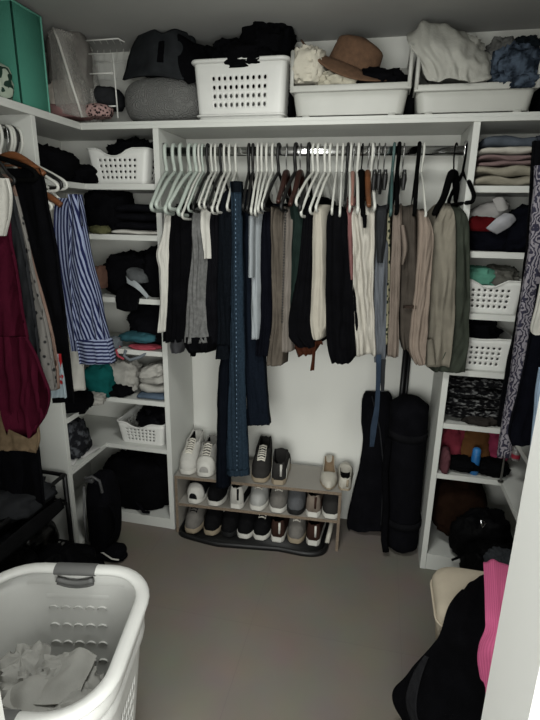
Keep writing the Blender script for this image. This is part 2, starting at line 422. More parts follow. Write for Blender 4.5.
# (hook px, tip px, kind, material key, radius, what tells it apart)
HM = {'W': PLW, 'S': PSG, 'K': PBK, 'T': PTEAL, 'V': VELV, 'B': WOODB, 'D': WOODD, 'P': mat('hanger_wood_pink', '8a665c', rough=.5, bump=.05, scale=10), 'C': PBK}
HANG = [
 (165, (151, 205), 'tube', 'S', .0082), (174, (156, 203), 'tube', 'S', .0082), (181, (165, 208), 'tube', 'S', .0082), (190, (169, 204), 'tube', 'S', .0082),
 (196, (178, 210), 'tube', 'S', .0082), (200, (182, 215), 'tube', 'W', .0052), (203, (188, 206), 'tube', 'S', .005), (208, (193, 206), 'tube', 'K', .006),
 (212, (199, 203), 'tube', 'W', .005), (216, (204, 203), 'tube', 'W', .005), (221, (208, 205), 'tube', 'K', .006), (225, (212, 208), 'tube', 'W', .0055),
 (230, (217, 207), 'tube', 'W', .0055), (236, (227, 205), 'tube', 'W', .0055), (249, (243, 205), 'tube', 'K', .006), (253, (247, 207), 'tube', 'K', .006),
 (258, (251, 209), 'tube', 'W', .0055), (262, (255, 210), 'tube', 'W', .0055), (267, (258, 207), 'tube', 'W', .0055), (273, (262, 204), 'tube', 'W', .0055),
 (279, (264, 204), 'tube', 'K', .007), (287, (278, 202), 'wood', 'D', .012), (296, (281, 205), 'tube', 'K', .008), (301, (290, 205), 'wood', 'D', .012), (309, (300, 206), 'tube', 'K', .008),
 (314, (296, 200), 'tube', 'W', .0058), (319, (301, 211), 'tube', 'W', .0058), (326, (310, 208), 'tube', 'W', .0058), (331, (316, 206), 'tube', 'W', .0058),
 (337.5, (332, 209), 'tube', 'W', .005), (343, (340, 211), 'tube', 'W', .005), (348, (345, 202), 'tube', 'K', .006), (351, (350, 206), 'tube', 'W', .0052), (354, (352, 205), 'wood', 'P', .008),
 (358.5, (358, 208), 'tube', 'W', .0065), (362.5, (363, 215), 'velvet', 'V', .013), (369, (369, 206), 'wood', 'B', .012), (372.5, (375, 205), 'tube', 'W', .006),
 (374.5, (374, 190), 'clip', 'C', .01), (379, (379, 190), 'clip', 'C', .01), (385, (385, 190), 'clip', 'C', .01), (394, (391, 210), 'tube', 'T', .006),
 (399, (397, 208), 'tube', 'V', .008), (404, (404, 190), 'clip', 'C', .01), (419, (415, 209), 'tube', 'V', .008), (423.5, (426, 213), 'tube', 'W', .0048),
 (456, (434, 214), 'velvet', 'V', .014), (466, (474, 196), 'tube', 'V', .008)]
ORD = ['first', 'second', 'third', 'fourth', 'fifth', 'sixth', 'seventh', 'eighth', 'ninth', 'tenth', 'eleventh', 'twelfth', 'thirteenth', 'fourteenth', 'fifteenth', 'sixteenth', 'seventeenth', 'eighteenth', 'nineteenth', 'twentieth', 'twenty-first', 'twenty-second']
KIND = {('tube', 'S'): 'sage grey plastic hanger', ('tube', 'W'): 'white plastic hanger', ('tube', 'K'): 'black plastic hanger', ('wood', 'D'): 'dark wooden hanger', ('wood', 'P'): 'pinkish wooden hanger',
        ('velvet', 'V'): 'broad black velvet hanger', ('wood', 'B'): 'brown wooden hanger', ('clip', 'C'): 'wire hanger with black trouser clips', ('tube', 'T'): 'dull teal plastic hanger', ('tube', 'V'): 'slim black velvet hanger'}
tot = {}; cnt = {}
for h in HANG: tot[h[2:4]] = tot.get(h[2:4], 0) + 1
for hx, tip, kind, mk, r in HANG:
    k = (kind, mk); cnt[k] = cnt.get(k, 0) + 1; i, n = cnt[k], tot[k]
    if n == 1: lab = 'the only %s on the back wall rail' % KIND[k]
    elif i == 1: lab = 'leftmost %s on the back wall rail' % KIND[k]
    elif i == n: lab = 'rightmost %s on the back wall rail' % KIND[k]
    else: lab = '%s %s from the left on the back wall rail' % (KIND[k], ORD[i - 1])
    hanger(hx, tip, HM[mk], r, kind, lab)

# ------------------------------------------------------------------ clothes on the back rail
GC = 'clothes hanging on the back rail'
def garment(name, rows, y, m, label, category, depth=.33, shear=.35, **kw):
    kw.setdefault('rise', .012); kw.setdefault('fx', 55); kw['amp'] = kw.get('amp', .008) * 1.35; kw.setdefault('shoulder', .055)
    depth = min(depth, 2.405 - y)
    root = thing(name, Vector((P((rows[0][0] + rows[0][1]) / 2, rows[0][2], y).x, y + depth / 2, P(rows[-1][0], rows[-1][2], y).z)), label, category, GC)
    obj('body', drape(rows, y, depth, shear, **kw), m, root, smooth='all')
    return root
S = .40
g = garment('white_shirt', [(162, 167, 210), (161, 166, 232), (154, 165, 253), (157, 165, 272), (158, 165, 300), (155.5, 162, 333)], 2.0, WHT, 'white shirt sleeve hanging against the left partition, leftmost on back rail', 'shirt', depth=.10, shear=.1, seed=1, rise=0)
g = garment('tank_top', [(166, 190, 205), (165.5, 190, 230), (165.5, 190, 260), (163, 186, 300), (161, 184, 343)], 2.02, BLK, 'wide black top with grey lace hem, between white shirt and grey top', 'top', depth=.30, shear=S, seed=2, amp=.012)
obj('lace_hem', drape([(170, 180, 340), (169, 180, 347), (170, 178, 354)], 2.03, .05, .2, amp=.006, seed=3, nf=9, n=10), cloth('grey_lace', '3a3a3c'), g)
g = garment('knit_shirt', [(191, 197.5, 206), (190, 200, 222), (189.5, 202, 256), (186, 201, 290), (184, 202, 320), (182, 205, 344)], 2.0, cloth('heather_grey', '5e5e5d', scale=60, var=.25), 'heather grey long top with dark ruffled edge below', 'top', depth=.30, shear=S, seed=4, amp=.012)
obj('ruffle_hem', drape([(183, 206, 338), (182, 206, 346), (186, 203, 354)], 2.005, .08, S, amp=.012, seed=5, n=12, hem=.03), BLK, g)
g = garment('white_blouse', [(199, 204.5, 206), (198.5, 204.5, 225), (201, 205.5, 241), (203, 205.5, 259)], 2.0, WHT, 'short white blouse edge showing beside the heather grey top', 'blouse', depth=.12, shear=S, seed=6, rise=0)
g = garment('black_dress', [(205, 221, 203), (204, 219, 260), (202, 217, 300), (203, 216, 346)], 2.02, BLK2, 'black dress with scalloped hem just left of the dark denim jacket', 'dress', shear=S, seed=7, amp=.014, hem=.03)
obj('ribbon_tie', drape([(187, 194, 343), (189, 195, 350), (190, 194, 357)], 2.03, .02, 0, seed=8, n=8, nf=5), BLK, g)
g = garment('denim_jacket', [(217, 232, 190), (216, 233, 260), (216, 231, 330), (215, 230, 359)], 2.0, DDEN, 'dark indigo denim jacket left of the long mid-blue jeans', 'jacket', shear=.3, seed=9, amp=.01)
obj('cuff', drape([(215.5, 227, 346), (214.5, 229, 360)], 1.99, .05, .1, seed=10, n=8, nf=9), DDEN, g)
g = garment('jeans', [(229.5, 240, 182), (231, 241, 215), (231, 241, 250), (230, 243, 330), (228, 245, 400), (226, 247.5, 476)], 1.98, DENIM, 'long mid-blue jeans with a stitched side seam hanging to the shoe rack', 'jeans', depth=.03, shear=0, seed=11, amp=.009, n=40, rise=0, shoulder=0)
obj('waistband', drape([(230, 240.5, 181), (230.5, 241, 192)], 1.975, .035, 0, seed=11, n=6, amp=.002, rise=0), DDEN, g)
SEAM = mat('seam_thread', '5f7284', rough=.9, bump=0)
st = []
for i in range(58):
    t = i / 57; py = 200 + 270 * t; px = 235.5 + 1.5 * t
    p = P(px, py, 1.963); st.append(xf(box(-.0012, .0012, -.001, .001, -.0035, .0035, 0), Matrix.Translation(p)))
obj('side_seam', merge(*st), SEAM, g, smooth=False)
obj('hem', drape([(226, 247.5, 471), (225.8, 247.8, 477)], 1.975, .035, 0, seed=11, n=5, amp=.005, rise=0), DENIM, g)
g = garment('dark_jeans', [(221, 230, 350), (217, 228, 380), (216, 227, 430), (215, 227, 489)], 2.02, cloth('ink_denim', '0a0d13'), 'narrow dark navy jeans leg hanging left of the mid-blue jeans', 'jeans', depth=.05, shear=.1, seed=12, amp=.004, rise=0)
g = garment('wide_jeans', [(240, 250, 190), (240, 258, 240), (242, 261, 340), (245, 265, 400), (246, 267.5, 427)], 2.06, NDEN, 'wide navy denim trousers hanging right behind the mid-blue jeans', 'jeans', depth=.06, shear=.1, seed=13, amp=.012, rise=0)
g = garment('pale_shirt', [(247, 257, 211), (248.5, 259, 235), (250, 258.5, 290), (250, 257.5, 340)], 2.02, cloth('pale_blue', '888d90', var=.08), 'pale blue shirt with a short sleeve right of the blue jeans', 'shirt', depth=.28, shear=.25, seed=14, amp=.007)
obj('sleeve', drape([(248, 253, 216), (247.5, 252.5, 250), (247, 252, 278)], 1.985, .06, .1, seed=15, n=14, nf=7), cloth('pale_blue', ''), g)
g = garment('black_jacket', [(258, 271, 205), (258, 270, 300), (254, 269, 350), (254, 267, 358)], 2.03, NAVY, 'black jacket between the pale blue shirt and taupe trousers', 'jacket', shear=.25, seed=16, amp=.012)
g = garment('taupe_trousers', [(269, 279, 208), (270, 280.5, 260), (271, 280.5, 320), (268, 280, 345), (265, 279, 367)], 2.0, cloth('taupe', '4d4740'), 'taupe trousers with pointed hem right of the black jacket', 'trousers', shear=.2, seed=17, amp=.014, depth=.10)
g = garment('grey_trousers', [(281.5, 290, 208), (281, 289, 260), (280, 288, 300), (279, 289, 353)], 2.01, cloth('stone', '68625c', var=.1), 'stone grey trousers with a dark beaded side stripe', 'trousers', shear=.2, seed=18, amp=.006, depth=.12)
gd = []
for i in range(40):
    p = P(285.5 - 3.5 * i / 39, 212 + 110 * i / 39, 1.995); gd.append(xf(box(-.003, .003, -.003, .003, -.0035, .0035, .001), Matrix.Translation(p)))
obj('beaded_stripe', merge(*gd), BLKMET, g)
g = garment('green_dress', [(288, 304, 198), (290, 304, 225), (289, 301, 270), (287, 295, 323)], 2.015, cloth('dark_green', '17211e'), 'dark bottle-green dress left of the black cardigan', 'dress', shear=.25, seed=19, amp=.01)
g = garment('black_cardigan', [(303, 312, 198), (299, 312, 250), (291, 312, 300), (287, 312, 334), (297, 312, 349)], 2.005, BLK, 'black cardigan flaring to the left beside the cream trousers', 'cardigan', shear=.2, seed=20, amp=.012)
LEA = cloth('brown_leather', '3a1f14', rough=.55)
g = thing('leather_belt_bag', P(305, 350, 2.1), 'brown leather bag with a hanging strap below the black cardigan', 'bag', GC)
obj('pouch', drape([(289, 314, 334), (292, 318, 345), (297, 312, 356)], 2.06, .06, .1, seed=21, n=14, amp=.012, hem=.02), LEA, g)
obj('strap', drape([(310, 317, 342), (312, 315, 355), (310, 314, 371)], 2.045, .012, 0, seed=22, n=10, nf=5, rnd=.003), LEA, g)
obj('strap', drape([(311, 322, 341), (316, 323, 345)], 2.05, .012, 0, seed=23, n=6, nf=5, rnd=.003), LEA, g)
g = garment('cream_trousers', [(314, 321, 204), (312, 323.5, 222), (311.5, 324, 280), (309.5, 326, 318), (311, 322, 334), (313, 319, 341)], 1.99, cloth('bone', '9a958a', var=.06), 'cream trousers folded over a white hanger, between two black garments', 'trousers', depth=.30, shear=.2, seed=24, amp=.01, rise=0)
g = garment('black_coat', [(327, 346, 207), (326, 348.5, 230), (325, 354, 300), (326, 356, 345), (331, 348, 366)], 1.98, BLK, 'bulky black coat with a rounded hem right of the cream trousers', 'coat', shear=.15, seed=25, amp=.018, rnd=.03)
g = garment('tank_top', [(345.5, 353, 202), (347, 353.5, 240), (349.5, 353.5, 280)], 2.0, cloth('dusty_pink', '6b4a49'), 'short dusty pink top squeezed between black coat and white dress', 'top', depth=.2, shear=.1, seed=26, amp=.006, rise=.03)
g = garment('white_dress', [(351, 374, 206), (352, 374, 235), (353, 372.5, 290), (356, 375, 358)], 1.985, cloth('ivory', 'a5a198', var=.06), 'creased ivory white dress hanging right of the black coat', 'dress', shear=.08, seed=27, amp=.034, fx=42, depth=.2)
obj('neckline', drape([(362, 367, 215), (363, 366, 228)], 1.968, .015, 0, seed=28, n=6, nf=5), BLK, g)
g = garment('dark_vest', [(376, 387, 206), (376, 386, 235), (377, 383, 263)], 1.995, CHAR, 'short charcoal vest above the blue-grey striped dress', 'vest', depth=.2, shear=.05, seed=29, amp=.008)
STRB = mat('cloth_blue_grey_stripe', '63666b', col2='45494f', kind='wave', scale=60, uv=True, rough=.95, ramp=(.35, .65), bump=.2, spec=.1)
g = garment('striped_dress', [(377, 388, 235), (375, 387.5, 270), (372, 386, 330), (374, 385.5, 364)], 2.02, STRB, 'blue-grey striped dress with a long blue ribbon tie', 'dress', depth=.25, shear=.05, seed=30, amp=.012)
obj('ribbon_tie', drape([(376, 381, 355), (376, 380.5, 385), (374, 379, 410), (370.5, 376.5, 430), (369.5, 374, 447)], 1.99, .008, 0, seed=31, n=24, nf=6, rnd=.003, amp=.003), cloth('slate_blue', '28323f'), g)
obj('ribbon_tie', drape([(378, 386, 360), (380, 385, 372), (381, 384, 392)], 2.0, .008, 0, seed=32, n=14, nf=5, rnd=.003, amp=.003), CHAR, g)
FLG = mat('cloth_green_floral', '1d261c', col2='8f8b74', kind='voronoi', scale=55, ramp=(.35, .4), rough=.95, spec=.1)
g = garment('floral_dress', [(384, 391, 210), (384, 390, 260), (384.5, 389, 345)], 2.04, FLG, 'green floral dress edge between the striped dress and blush top', 'dress', depth=.25, shear=.02, seed=33)
g = garment('blush_dress', [(393, 402.5, 205), (392, 402.5, 240), (390, 400, 300), (388, 398.5, 358)], 2.0, cloth('blush', '6c625a', var=.12), 'blush beige dress with a ruffle, left of the brown jacket', 'dress', shear=-.02, seed=34, amp=.012)
obj('ruffle', drape([(400, 405, 225), (402, 408, 248), (401, 404, 265)], 1.985, .03, 0, seed=35, n=12, nf=7, amp=.012), cloth('blush', ''), g)
g = garment('brown_jacket', [(403, 417, 206), (402, 417, 260), (401, 418, 325), (403, 414, 351)], 2.01, cloth('mushroom', '3d3833'), 'mushroom brown jacket with a seam, left of the beige sleeve', 'jacket', shear=-.05, seed=36, amp=.012)
obj('pocket', drape([(404, 416, 306), (404, 416.5, 309)], 1.988, .02, 0, seed=37, n=4, nf=7), cloth('dark_mushroom', '332b26'), g)
g = garment('beige_shirt', [(421.5, 428, 211), (421, 434, 235), (419, 432.5, 270), (414, 429, 320), (411.5, 427, 350), (417, 425, 367)], 1.97, cloth('sand_pink', '7c7066', var=.1), 'sandy pink shirt on a thin white hanger with a rounded sleeve end', 'shirt', depth=.28, shear=-.1, seed=38, amp=.018)
g = garment('khaki_jacket', [(447, 453, 205), (439, 455, 215), (434.5, 456.5, 232), (432.5, 456.5, 275), (430, 455, 330), (428, 450, 369)], 2.02, cloth('khaki', '757065', var=.12), 'khaki beige jacket on the broad velvet hanger near the right end', 'jacket', depth=.3, shear=-.1, seed=39, amp=.02, fx=35)
obj('cuff', drape([(426, 433, 340), (427, 436, 366)], 2.008, .05, 0, seed=41, n=8, nf=7, amp=.01), cloth('khaki', ''), g)
g = garment('olive_jacket', [(455, 465, 207), (455, 470, 228), (454, 471, 275), (453, 470, 335), (436, 466, 374)], 2.04, cloth('olive', '343831'), 'olive green jacket at the right end of the back rail', 'jacket', depth=.22, shear=-.25, seed=40, amp=.016, fx=35)

# ------------------------------------------------------------------ baskets and bins
def stations(nx, ny, nc):
    L = []
    for side, n in ((0, nx), (1, ny), (2, nx), (3, ny)):
        for k in range(n): L.append((side, k / n, (k + 1) / n, k))
        for k in range(nc): L.append((4 + side, k / nc, (k + 1) / nc, k))
    return L
def rr_point(side, f, w, d, r):
    hw, hd = w / 2, d / 2
    C = [(hw - r, -hd + r, -PI / 2), (hw - r, hd - r, 0), (-hw + r, hd - r, PI / 2), (-hw + r, -hd + r, PI)]
    if side == 0: return (-hw + r + (w - 2 * r) * f, -hd)
    if side == 1: return (hw, -hd + r + (d - 2 * r) * f)
    if side == 2: return (hw - r - (w - 2 * r) * f, hd)
    if side == 3: return (-hw, hd - r - (d - 2 * r) * f)
    cx, cy, a = C[side - 4]; a += f * PI / 2
    return (cx + r * math.cos(a), cy + r * math.sin(a))
def shell(w0, d0, w1, d1, h, r, nx=10, ny=7, nc=4, rows=(.0, .2, .36, .52, .68, 1.0), holes=lambda side, k, n, j: False, hr=.3, dip=lambda side, f: 0, bulge=0, slot=1):
    V = []; F = []; idx = {}
    def vid(side, f, t):
        if f >= 1 - 1e-6:
            side, f = ((4 + side) if side < 4 else (side - 3) % 4), 0
        x, y = pos(side, f, t); return getv((x, y, zz(side, f, t)))
    def pos(side, f, t):
        w = w0 + (w1 - w0) * t + bulge * math.sin(PI * t); d = d0 + (d1 - d0) * t + bulge * math.sin(PI * t)
        return rr_point(side, f, w, d, r)
    def zz(side, f, t): return h * (t - max(0, (t - rows[-2]) / (1 - rows[-2])) * dip(side, f))
    def getv(p):
        k = (round(p[0], 5), round(p[1], 5), round(p[2], 5))
        if k not in idx: idx[k] = len(V); V.append(p)
        return idx[k]
    for side, f0, f1, k in stations(nx, ny, nc):
        n = nx if side in (0, 2) else ny
        for j in range(len(rows) - 1):
            t0, t1 = rows[j], rows[j + 1]
            c = [vid(side, f0, t0), vid(side, f1, t0), vid(side, f1, t1), vid(side, f0, t1)]
            if side < 4 and holes(side, k, n, j):
                fm, tm = (f0 + f1) / 2, (t0 + t1) / 2; o = []
                for q in range(8):
                    a = -PI / 2 - PI / 8 + q * PI / 4
                    o.append(vid(side, fm + (f1 - f0) * hr * math.cos(a), tm + (t1 - t0) * hr * slot * math.sin(a)))
                for q in range(4):
                    F.append((c[q], c[(q + 1) % 4], o[(2 * q + 1) % 8], o[2 * q]))
                    F.append((c[(q + 1) % 4], o[(2 * q + 2) % 8], o[(2 * q + 1) % 8]))
            else: F.append(tuple(c))
    bot = []
    for side, f0, f1, k in stations(nx, ny, nc): bot.append(vid(side, f0, 0))
    F.append(tuple(bot[::-1]))
    rim = [Vector((*pos(side, f0, 1), zz(side, f0, 1))) for side, f0, f1, k in stations(nx, ny, nc)]
    return (V, F), rim
def place(g, loc, rot=0):
    return xf(g, Matrix.Translation(loc) @ Matrix.Rotation(rot, 4, 'Z'))
def holed_basket(loc, w0, d0, w1, d1, h, label, nx, rows, hole_rows, margin=1, ny=6, rot=0, scoop=.22, group='white perforated baskets', hr=.3, m=PW, name='plastic_basket', th=.0025, skirt=False):
    b = thing(name, loc, label, 'basket', group)
    def dip(side, f):
        if side in (0, 2) and scoop:
            u = abs(f - .45) / .28
            return scoop * (math.cos(u * PI / 2) ** .8 if u < 1 else 0)
        return 0
    g, rim = shell(w0, d0, w1, d1, h, .02, nx, ny, 4, rows, lambda s, k, n, j: j in hole_rows and margin <= k < n - margin, hr, dip)
    obj('body', place(g, loc, rot), m, b, solid=th)
    M = Matrix.Translation(loc) @ Matrix.Rotation(rot, 4, 'Z')
    obj('rim', tube([M @ p for p in rim], .006 if not skirt else .009, 8, closed=True, up=(0, 0, 1), rz=.003 if not skirt else .006), m, b, smooth='all')
    return b
R5 = (0, .08, .24, .40, .56, .72, .80, 1)
# left unit
p = P(117, 184, 2.125)
holed_basket((-1.172, 2.252, LS[0]), .25, .22, .298, .25, .150, 'white perforated basket on the top shelf of the left corner unit', 10, (0, .12, .28, .44, .60, .76, .80, 1), (1, 2, 3, 4), 1, hr=.24)
qa, qb = P(116, 420, 2.125).x, P(163, 420, 2.125).x
holed_basket(((qa + qb) / 2, 2.25, LS[5]), (qb - qa) * .88, .22, qb - qa, .25, .118, 'white perforated basket on the lowest shelf of the left corner unit', 10, (0, .12, .28, .44, .60, .76, .80, 1), (1, 2, 3, 4), 1, hr=.25)
tag(obj('crumpled_clothes', heap((-1.15, 2.255, 1.845), (.13, .10, .095), seed=1, amp=.4), BLK), 'black clothes heaped in the white basket on the topmost left shelf', 'clothes', 'heaps of clothes')
tag(obj('crumpled_clothes', heap((-1.085, 2.245, .572), (.098, .10, .075), seed=2, amp=.3), cloth('glossy_black', '08080a', rough=.4)), 'shiny black clothes in the white basket on the lowest left shelf', 'clothes', 'heaps of clothes')
# right unit
holed_basket((.452, 2.245, RS[2]), .225, .22, .25, .25, .135, 'white perforated basket with mint cloth on the third right shelf', 9, (0, .12, .30, .46, .62, .78, .84, 1), (1, 2, 3, 4), 1, hr=.24)
holed_basket((.452, 2.245, RS[3]), .225, .22, .245, .25, .140, 'white perforated basket on the fourth right shelf with dark cloth above', 9, (0, .12, .30, .46, .62, .78, .84, 1), (1, 2, 3, 4), 1, scoop=.04, hr=.24)
tag(obj('folded_cloth', heap((.40, 2.2, 1.385), (.085, .07, .045), seed=3, amp=.25), cloth('mint', '4a7868')), 'mint green cloth in the white basket on the third right shelf', 'clothes', 'heaps of clothes')
tag(obj('crumpled_clothes', heap((.49, 2.24, 1.375), (.085, .09, .055), seed=4, amp=.35), cloth('greyish', '55544f')), 'grey clothes beside the mint cloth in the right basket', 'clothes', 'heaps of clothes')
tag(obj('crumpled_clothes', heap((.44, 2.27, 1.13), (.10, .08, .075), seed=5, amp=.35), BLK2), 'dark clothes in the white basket on the fourth right shelf', 'clothes', 'heaps of clothes')

# top shelf laundry basket
yb = 2.13; a = P(197, 117, yb); c = P(282, 117, yb); t = P(190.5, 60, yb); t2 = P(286, 59, yb)
lb = thing('laundry_basket', ((a.x + c.x) / 2, yb + .145, TS), 'white laundry basket with square holes full of black clothes on top shelf', 'basket')
h_ = t.z - TS
def lbdip(side, f):
    return 0
g, rim = shell(c.x - a.x, .25, (t2.x - t.x) * .98, .29, h_, .022, 14, 9, 4, (0, .09, .20, .34, .48, .62, .76, .86, 1), lambda s, k, n, j: 2 <= j <= 5 and 2 <= k < n - 2, .25)
loc = ((a.x + c.x) / 2, yb + .145, TS)
obj('body', place(g, loc), PW, lb, solid=.003)
obj('rim', tube([Vector(loc) + q + Vector((0, 0, -.008)) for q in rim], .014, 8, closed=True, up=(0, 0, 1), rz=.009), PW, lb, smooth='all')
obj('base_band', tube([Vector((loc[0], loc[1], TS + .022)) + Vector((q.x * .955, q.y * .955, .0)) for q in rim], .006, 8, closed=True, up=(0, 0, 1), rz=.004), PW, lb, smooth='all')
def multi_heap(parts):
    return merge(*[heap(*a, **k) for a, k in parts])
bx, by, bz = loc[0], loc[1], t.z
tag(obj('crumpled_clothes', multi_heap([((( bx + .09, by, bz + .05), (.105, .12, .13)), dict(seed=6, amp=.35)), (((bx - .05, by, bz + .0), (.13, .12, .085)), dict(seed=7, amp=.45)), (((bx + .01, by - .10, bz + .005), (.11, .06, .05)), dict(seed=9, amp=.4))]), BLK), 'black clothes piled above the rim of the white laundry basket on top shelf', 'clothes', 'heaps of clothes')

def open_bin(px0, px1, pyl, pyb, pyt, label, y=2.12, d=.27):
    A = P(px0, pyb, y); Bq = P(px1, pyb, y); lip = P(px0, pyl, y).z; top = P(px0, pyt, y).z
    x0, x1 = A.x, Bq.x; cx = (x0 + x1) / 2; w = x1 - x0
    b = thing('storage_bin', (cx, y + d / 2, TS), label, 'storage bin', 'white open-front bins')
    hl, ht = lip - TS - .012, top - TS
    # low front tray with tapering walls and feet
    g, rim = shell(w * .90, d * .9, w * .97, d, hl, .03, 10, 6, 5, (0, .5, 1))
    g = place(g, (cx, y + d / 2, TS + .012)); obj('tray', g, PBIN, b, solid=.003)
    obj('front_lip', box(x0, x1, y - .010, y + .012, lip - .022, lip + .002, .004, 2), PBIN, b)
    for s in (-1, 1):
        xx = x0 if s < 0 else x1
        pr = [(y - .004, lip - .02), (y - .004, top), (y + d, top), (y + d, lip - .02)]
        V = [(xx - s * .001, q[0], q[1]) for q in pr] + [(xx - s * .006, q[0], q[1]) for q in pr]
        F = [(0, 1, 2, 3), (7, 6, 5, 4)] + [(i, (i + 1) % 4, 4 + (i + 1) % 4, 4 + i) for i in range(4)]
        obj('side_wall', (V, F), PBIN, b)
        obj('side_edge', tube([(xx - s * .008, y - .006, lip - .015), (xx - s * .008, y - .006, top), (xx - s * .008, y + d, top)], .008, 8), PBIN, b, smooth='all')
    obj('back_wall', box(x0, x1, y + d - .004, y + d, lip - .02, top, .001), PBIN, b)
    for s in (-1, 1):
        obj('foot', box(cx + s * w * .36 - .015, cx + s * w * .36 + .015, y + .01, y + .03, TS, TS + .016, .003), PBIN, b)
    return b, x0, x1, lip, top
b1, x0, x1, lip1, top1 = open_bin(289.5, 409, 87, 114, 53, 'white open-front storage bin holding the brown straw hat')
HATM = mat('straw_brown', '5a4332', rough=.9, var=.2, scale=60, bump=.5, bscale=260)
hc = Vector(P(349, 60, 2.24)); hc.z += .0
hat = thing('sun_hat', hc, 'brown straw hat tipped on its side in the white bin', 'hat')
M = Matrix.Translation(P(348, 66, 2.22)) @ Matrix.Rotation(math.radians(22), 4, 'Y') @ Matrix.Rotation(math.radians(6), 4, 'X')
rings = []
for i in range(20):
    t_ = i / 19
    r_ = .205 * (1 - t_) + .10 * t_
    rings.append([M @ Vector((r_ * 1.05 * math.cos(2 * PI * k / 48), r_ * .62 * math.sin(2 * PI * k / 48), .03 * (1 - t_) ** 2 * math.cos(2 * (2 * PI * k / 48)) * 1.2 - .012 * (1 - t_))) for k in range(48)])
rings2 = [[p - (M.to_3x3() @ Vector((0, 0, .005))) for p in r] for r in rings[::-1]]
obj('brim', loft(rings2 + rings, cap=False), HATM, hat, smooth='all')
rings = []
for i in range(14):
    t_ = i / 13; r_ = .10 * (1 - .12 * t_) * (1 if t_ < .75 else math.sqrt(max(0.02, 1 - ((t_ - .75) / .27) ** 2)))
    rings.append([M @ Vector((r_ * 1.05 * math.cos(2 * PI * k / 40) + .02, r_ * .68 * math.sin(2 * PI * k / 40), .105 * t_ - .02 * max(0, t_ - .6) * (1 - abs(math.sin(2 * PI * k / 40))))) for k in range(40)])
obj('crown', loft(rings), HATM, hat, smooth='all')
tag(obj('rolled_towel', heap(P(309, 69, 2.18), (.068, .08, .075), seed=10, amp=.22, f=3), cloth('offwhite', 'b9b4a6', var=.06)), 'rolled off-white towel at the left end of the bin with the hat', 'towel', 'heaps of clothes')
tag(obj('crumpled_cloth', heap(P(337, 82, 2.17), (.085, .05, .035), seed=11, amp=.4, f=3), cloth('lace_white', 'aaa595')), 'small lacy white cloth under the straw hat in the bin', 'clothes', 'heaps of clothes')
tag(obj('crumpled_clothes', heap(P(377, 83, 2.2), (.11, .07, .045), seed=12, amp=.35), BLK), 'black clothes under the hat brim at the right of the bin', 'clothes', 'heaps of clothes')
b2, x0, x1, lip2, top2 = open_bin(412, 536, 86, 112, 52, 'white open-front storage bin holding white blanket and denim, rightmost on top shelf')
brow = [[P(412, 34, 2.26), P(424, 25, 2.24), P(442, 26, 2.24), P(460, 31, 2.25), P(475, 40, 2.26), P(486, 55, 2.26)],
        [P(407, 38, 2.17), P(420, 24, 2.16), P(440, 26, 2.15), P(462, 34, 2.15), P(478, 46, 2.17), P(491, 60, 2.19)],
        [P(410, 46, 2.12), P(424, 42, 2.10), P(441, 44, 2.09), P(460, 50, 2.09), P(477, 58, 2.11), P(492, 68, 2.14)],
        [P(420, 62, 2.11), P(432, 62, 2.09), P(446, 62, 2.08), P(460, 66, 2.08), P(474, 70, 2.09), P(492, 76, 2.13)],
        [P(428, 80, 2.11), P(438, 82, 2.09), P(448, 78, 2.085), P(459, 80, 2.085), P(472, 82, 2.09), P(487, 81, 2.12)]]
BLKT = cloth('fluffy_white', 'a09f98', var=.06, bump=.5, bscale=90)
bk_ = thing('crumpled_blanket', P(449, 82, 2.2), 'crumpled fluffy white blanket piled out of the right bin', 'blanket')
obj('top_layer', sheet(brow, 60, 50, .012, .014, 9, 4, 13), BLKT, bk_, smooth='all')
obj('under_layer', heap(P(452, 62, 2.24), (.11, .085, .085), seed=13, amp=.25, f=2.2), BLKT, bk_, smooth='all')
CRD = mat('cloth_acid_denim', '1a212a', col2='4a5563', scale=22, ramp=(.42, .6), rough=.9, bump=.4, bscale=150, spec=.1)
tag(obj('crumpled_jeans', multi_heap([((P(514, 70, 2.17), (.085, .07, .075)), dict(seed=17, amp=.35, f=3)), ((P(522, 82, 2.13), (.05, .04, .03)), dict(seed=18, amp=.35, f=3))]), CRD), 'mottled blue denim bundled beside the white blanket in right bin', 'jeans')
tag(obj('crumpled_cloth', heap(P(500, 55, 2.24), (.05, .06, .05), seed=19, amp=.35), cloth('mid_grey', '5a5a58')), 'grey cloth tucked between white blanket and denim', 'clothes')
tag(obj('crumpled_clothes', heap(P(522, 60, 2.26), (.065, .06, .07), seed=20, amp=.3), cloth('dark_slate', '1a2024')), 'dark slate clothes behind the mottled denim bundle', 'clothes')
tag(obj('black_bundle', heap((x1 + .045, 2.26, TS + .075), (.025, .1, .085), seed=21, amp=.15), BLK), 'black bag at the right end of the top shelf beside the bin', 'bag')
tag(obj('black_bundle', heap(((b1.location.x + b2.location.x) / 2, 2.29, TS + .062), (.028, .08, .07), seed=22, amp=.15), BLK), 'black bundle filling the dark gap between the two white bins on the top shelf', 'bag')  # plain black heap that fills the dark gap between the bins
tag(obj('black_bundle', heap((P(287, 90, 2.25).x, 2.3, TS + .115), (.03, .08, .13), seed=23, amp=.15), BLK), 'black bag wedged between the laundry basket and the first bin', 'bag')

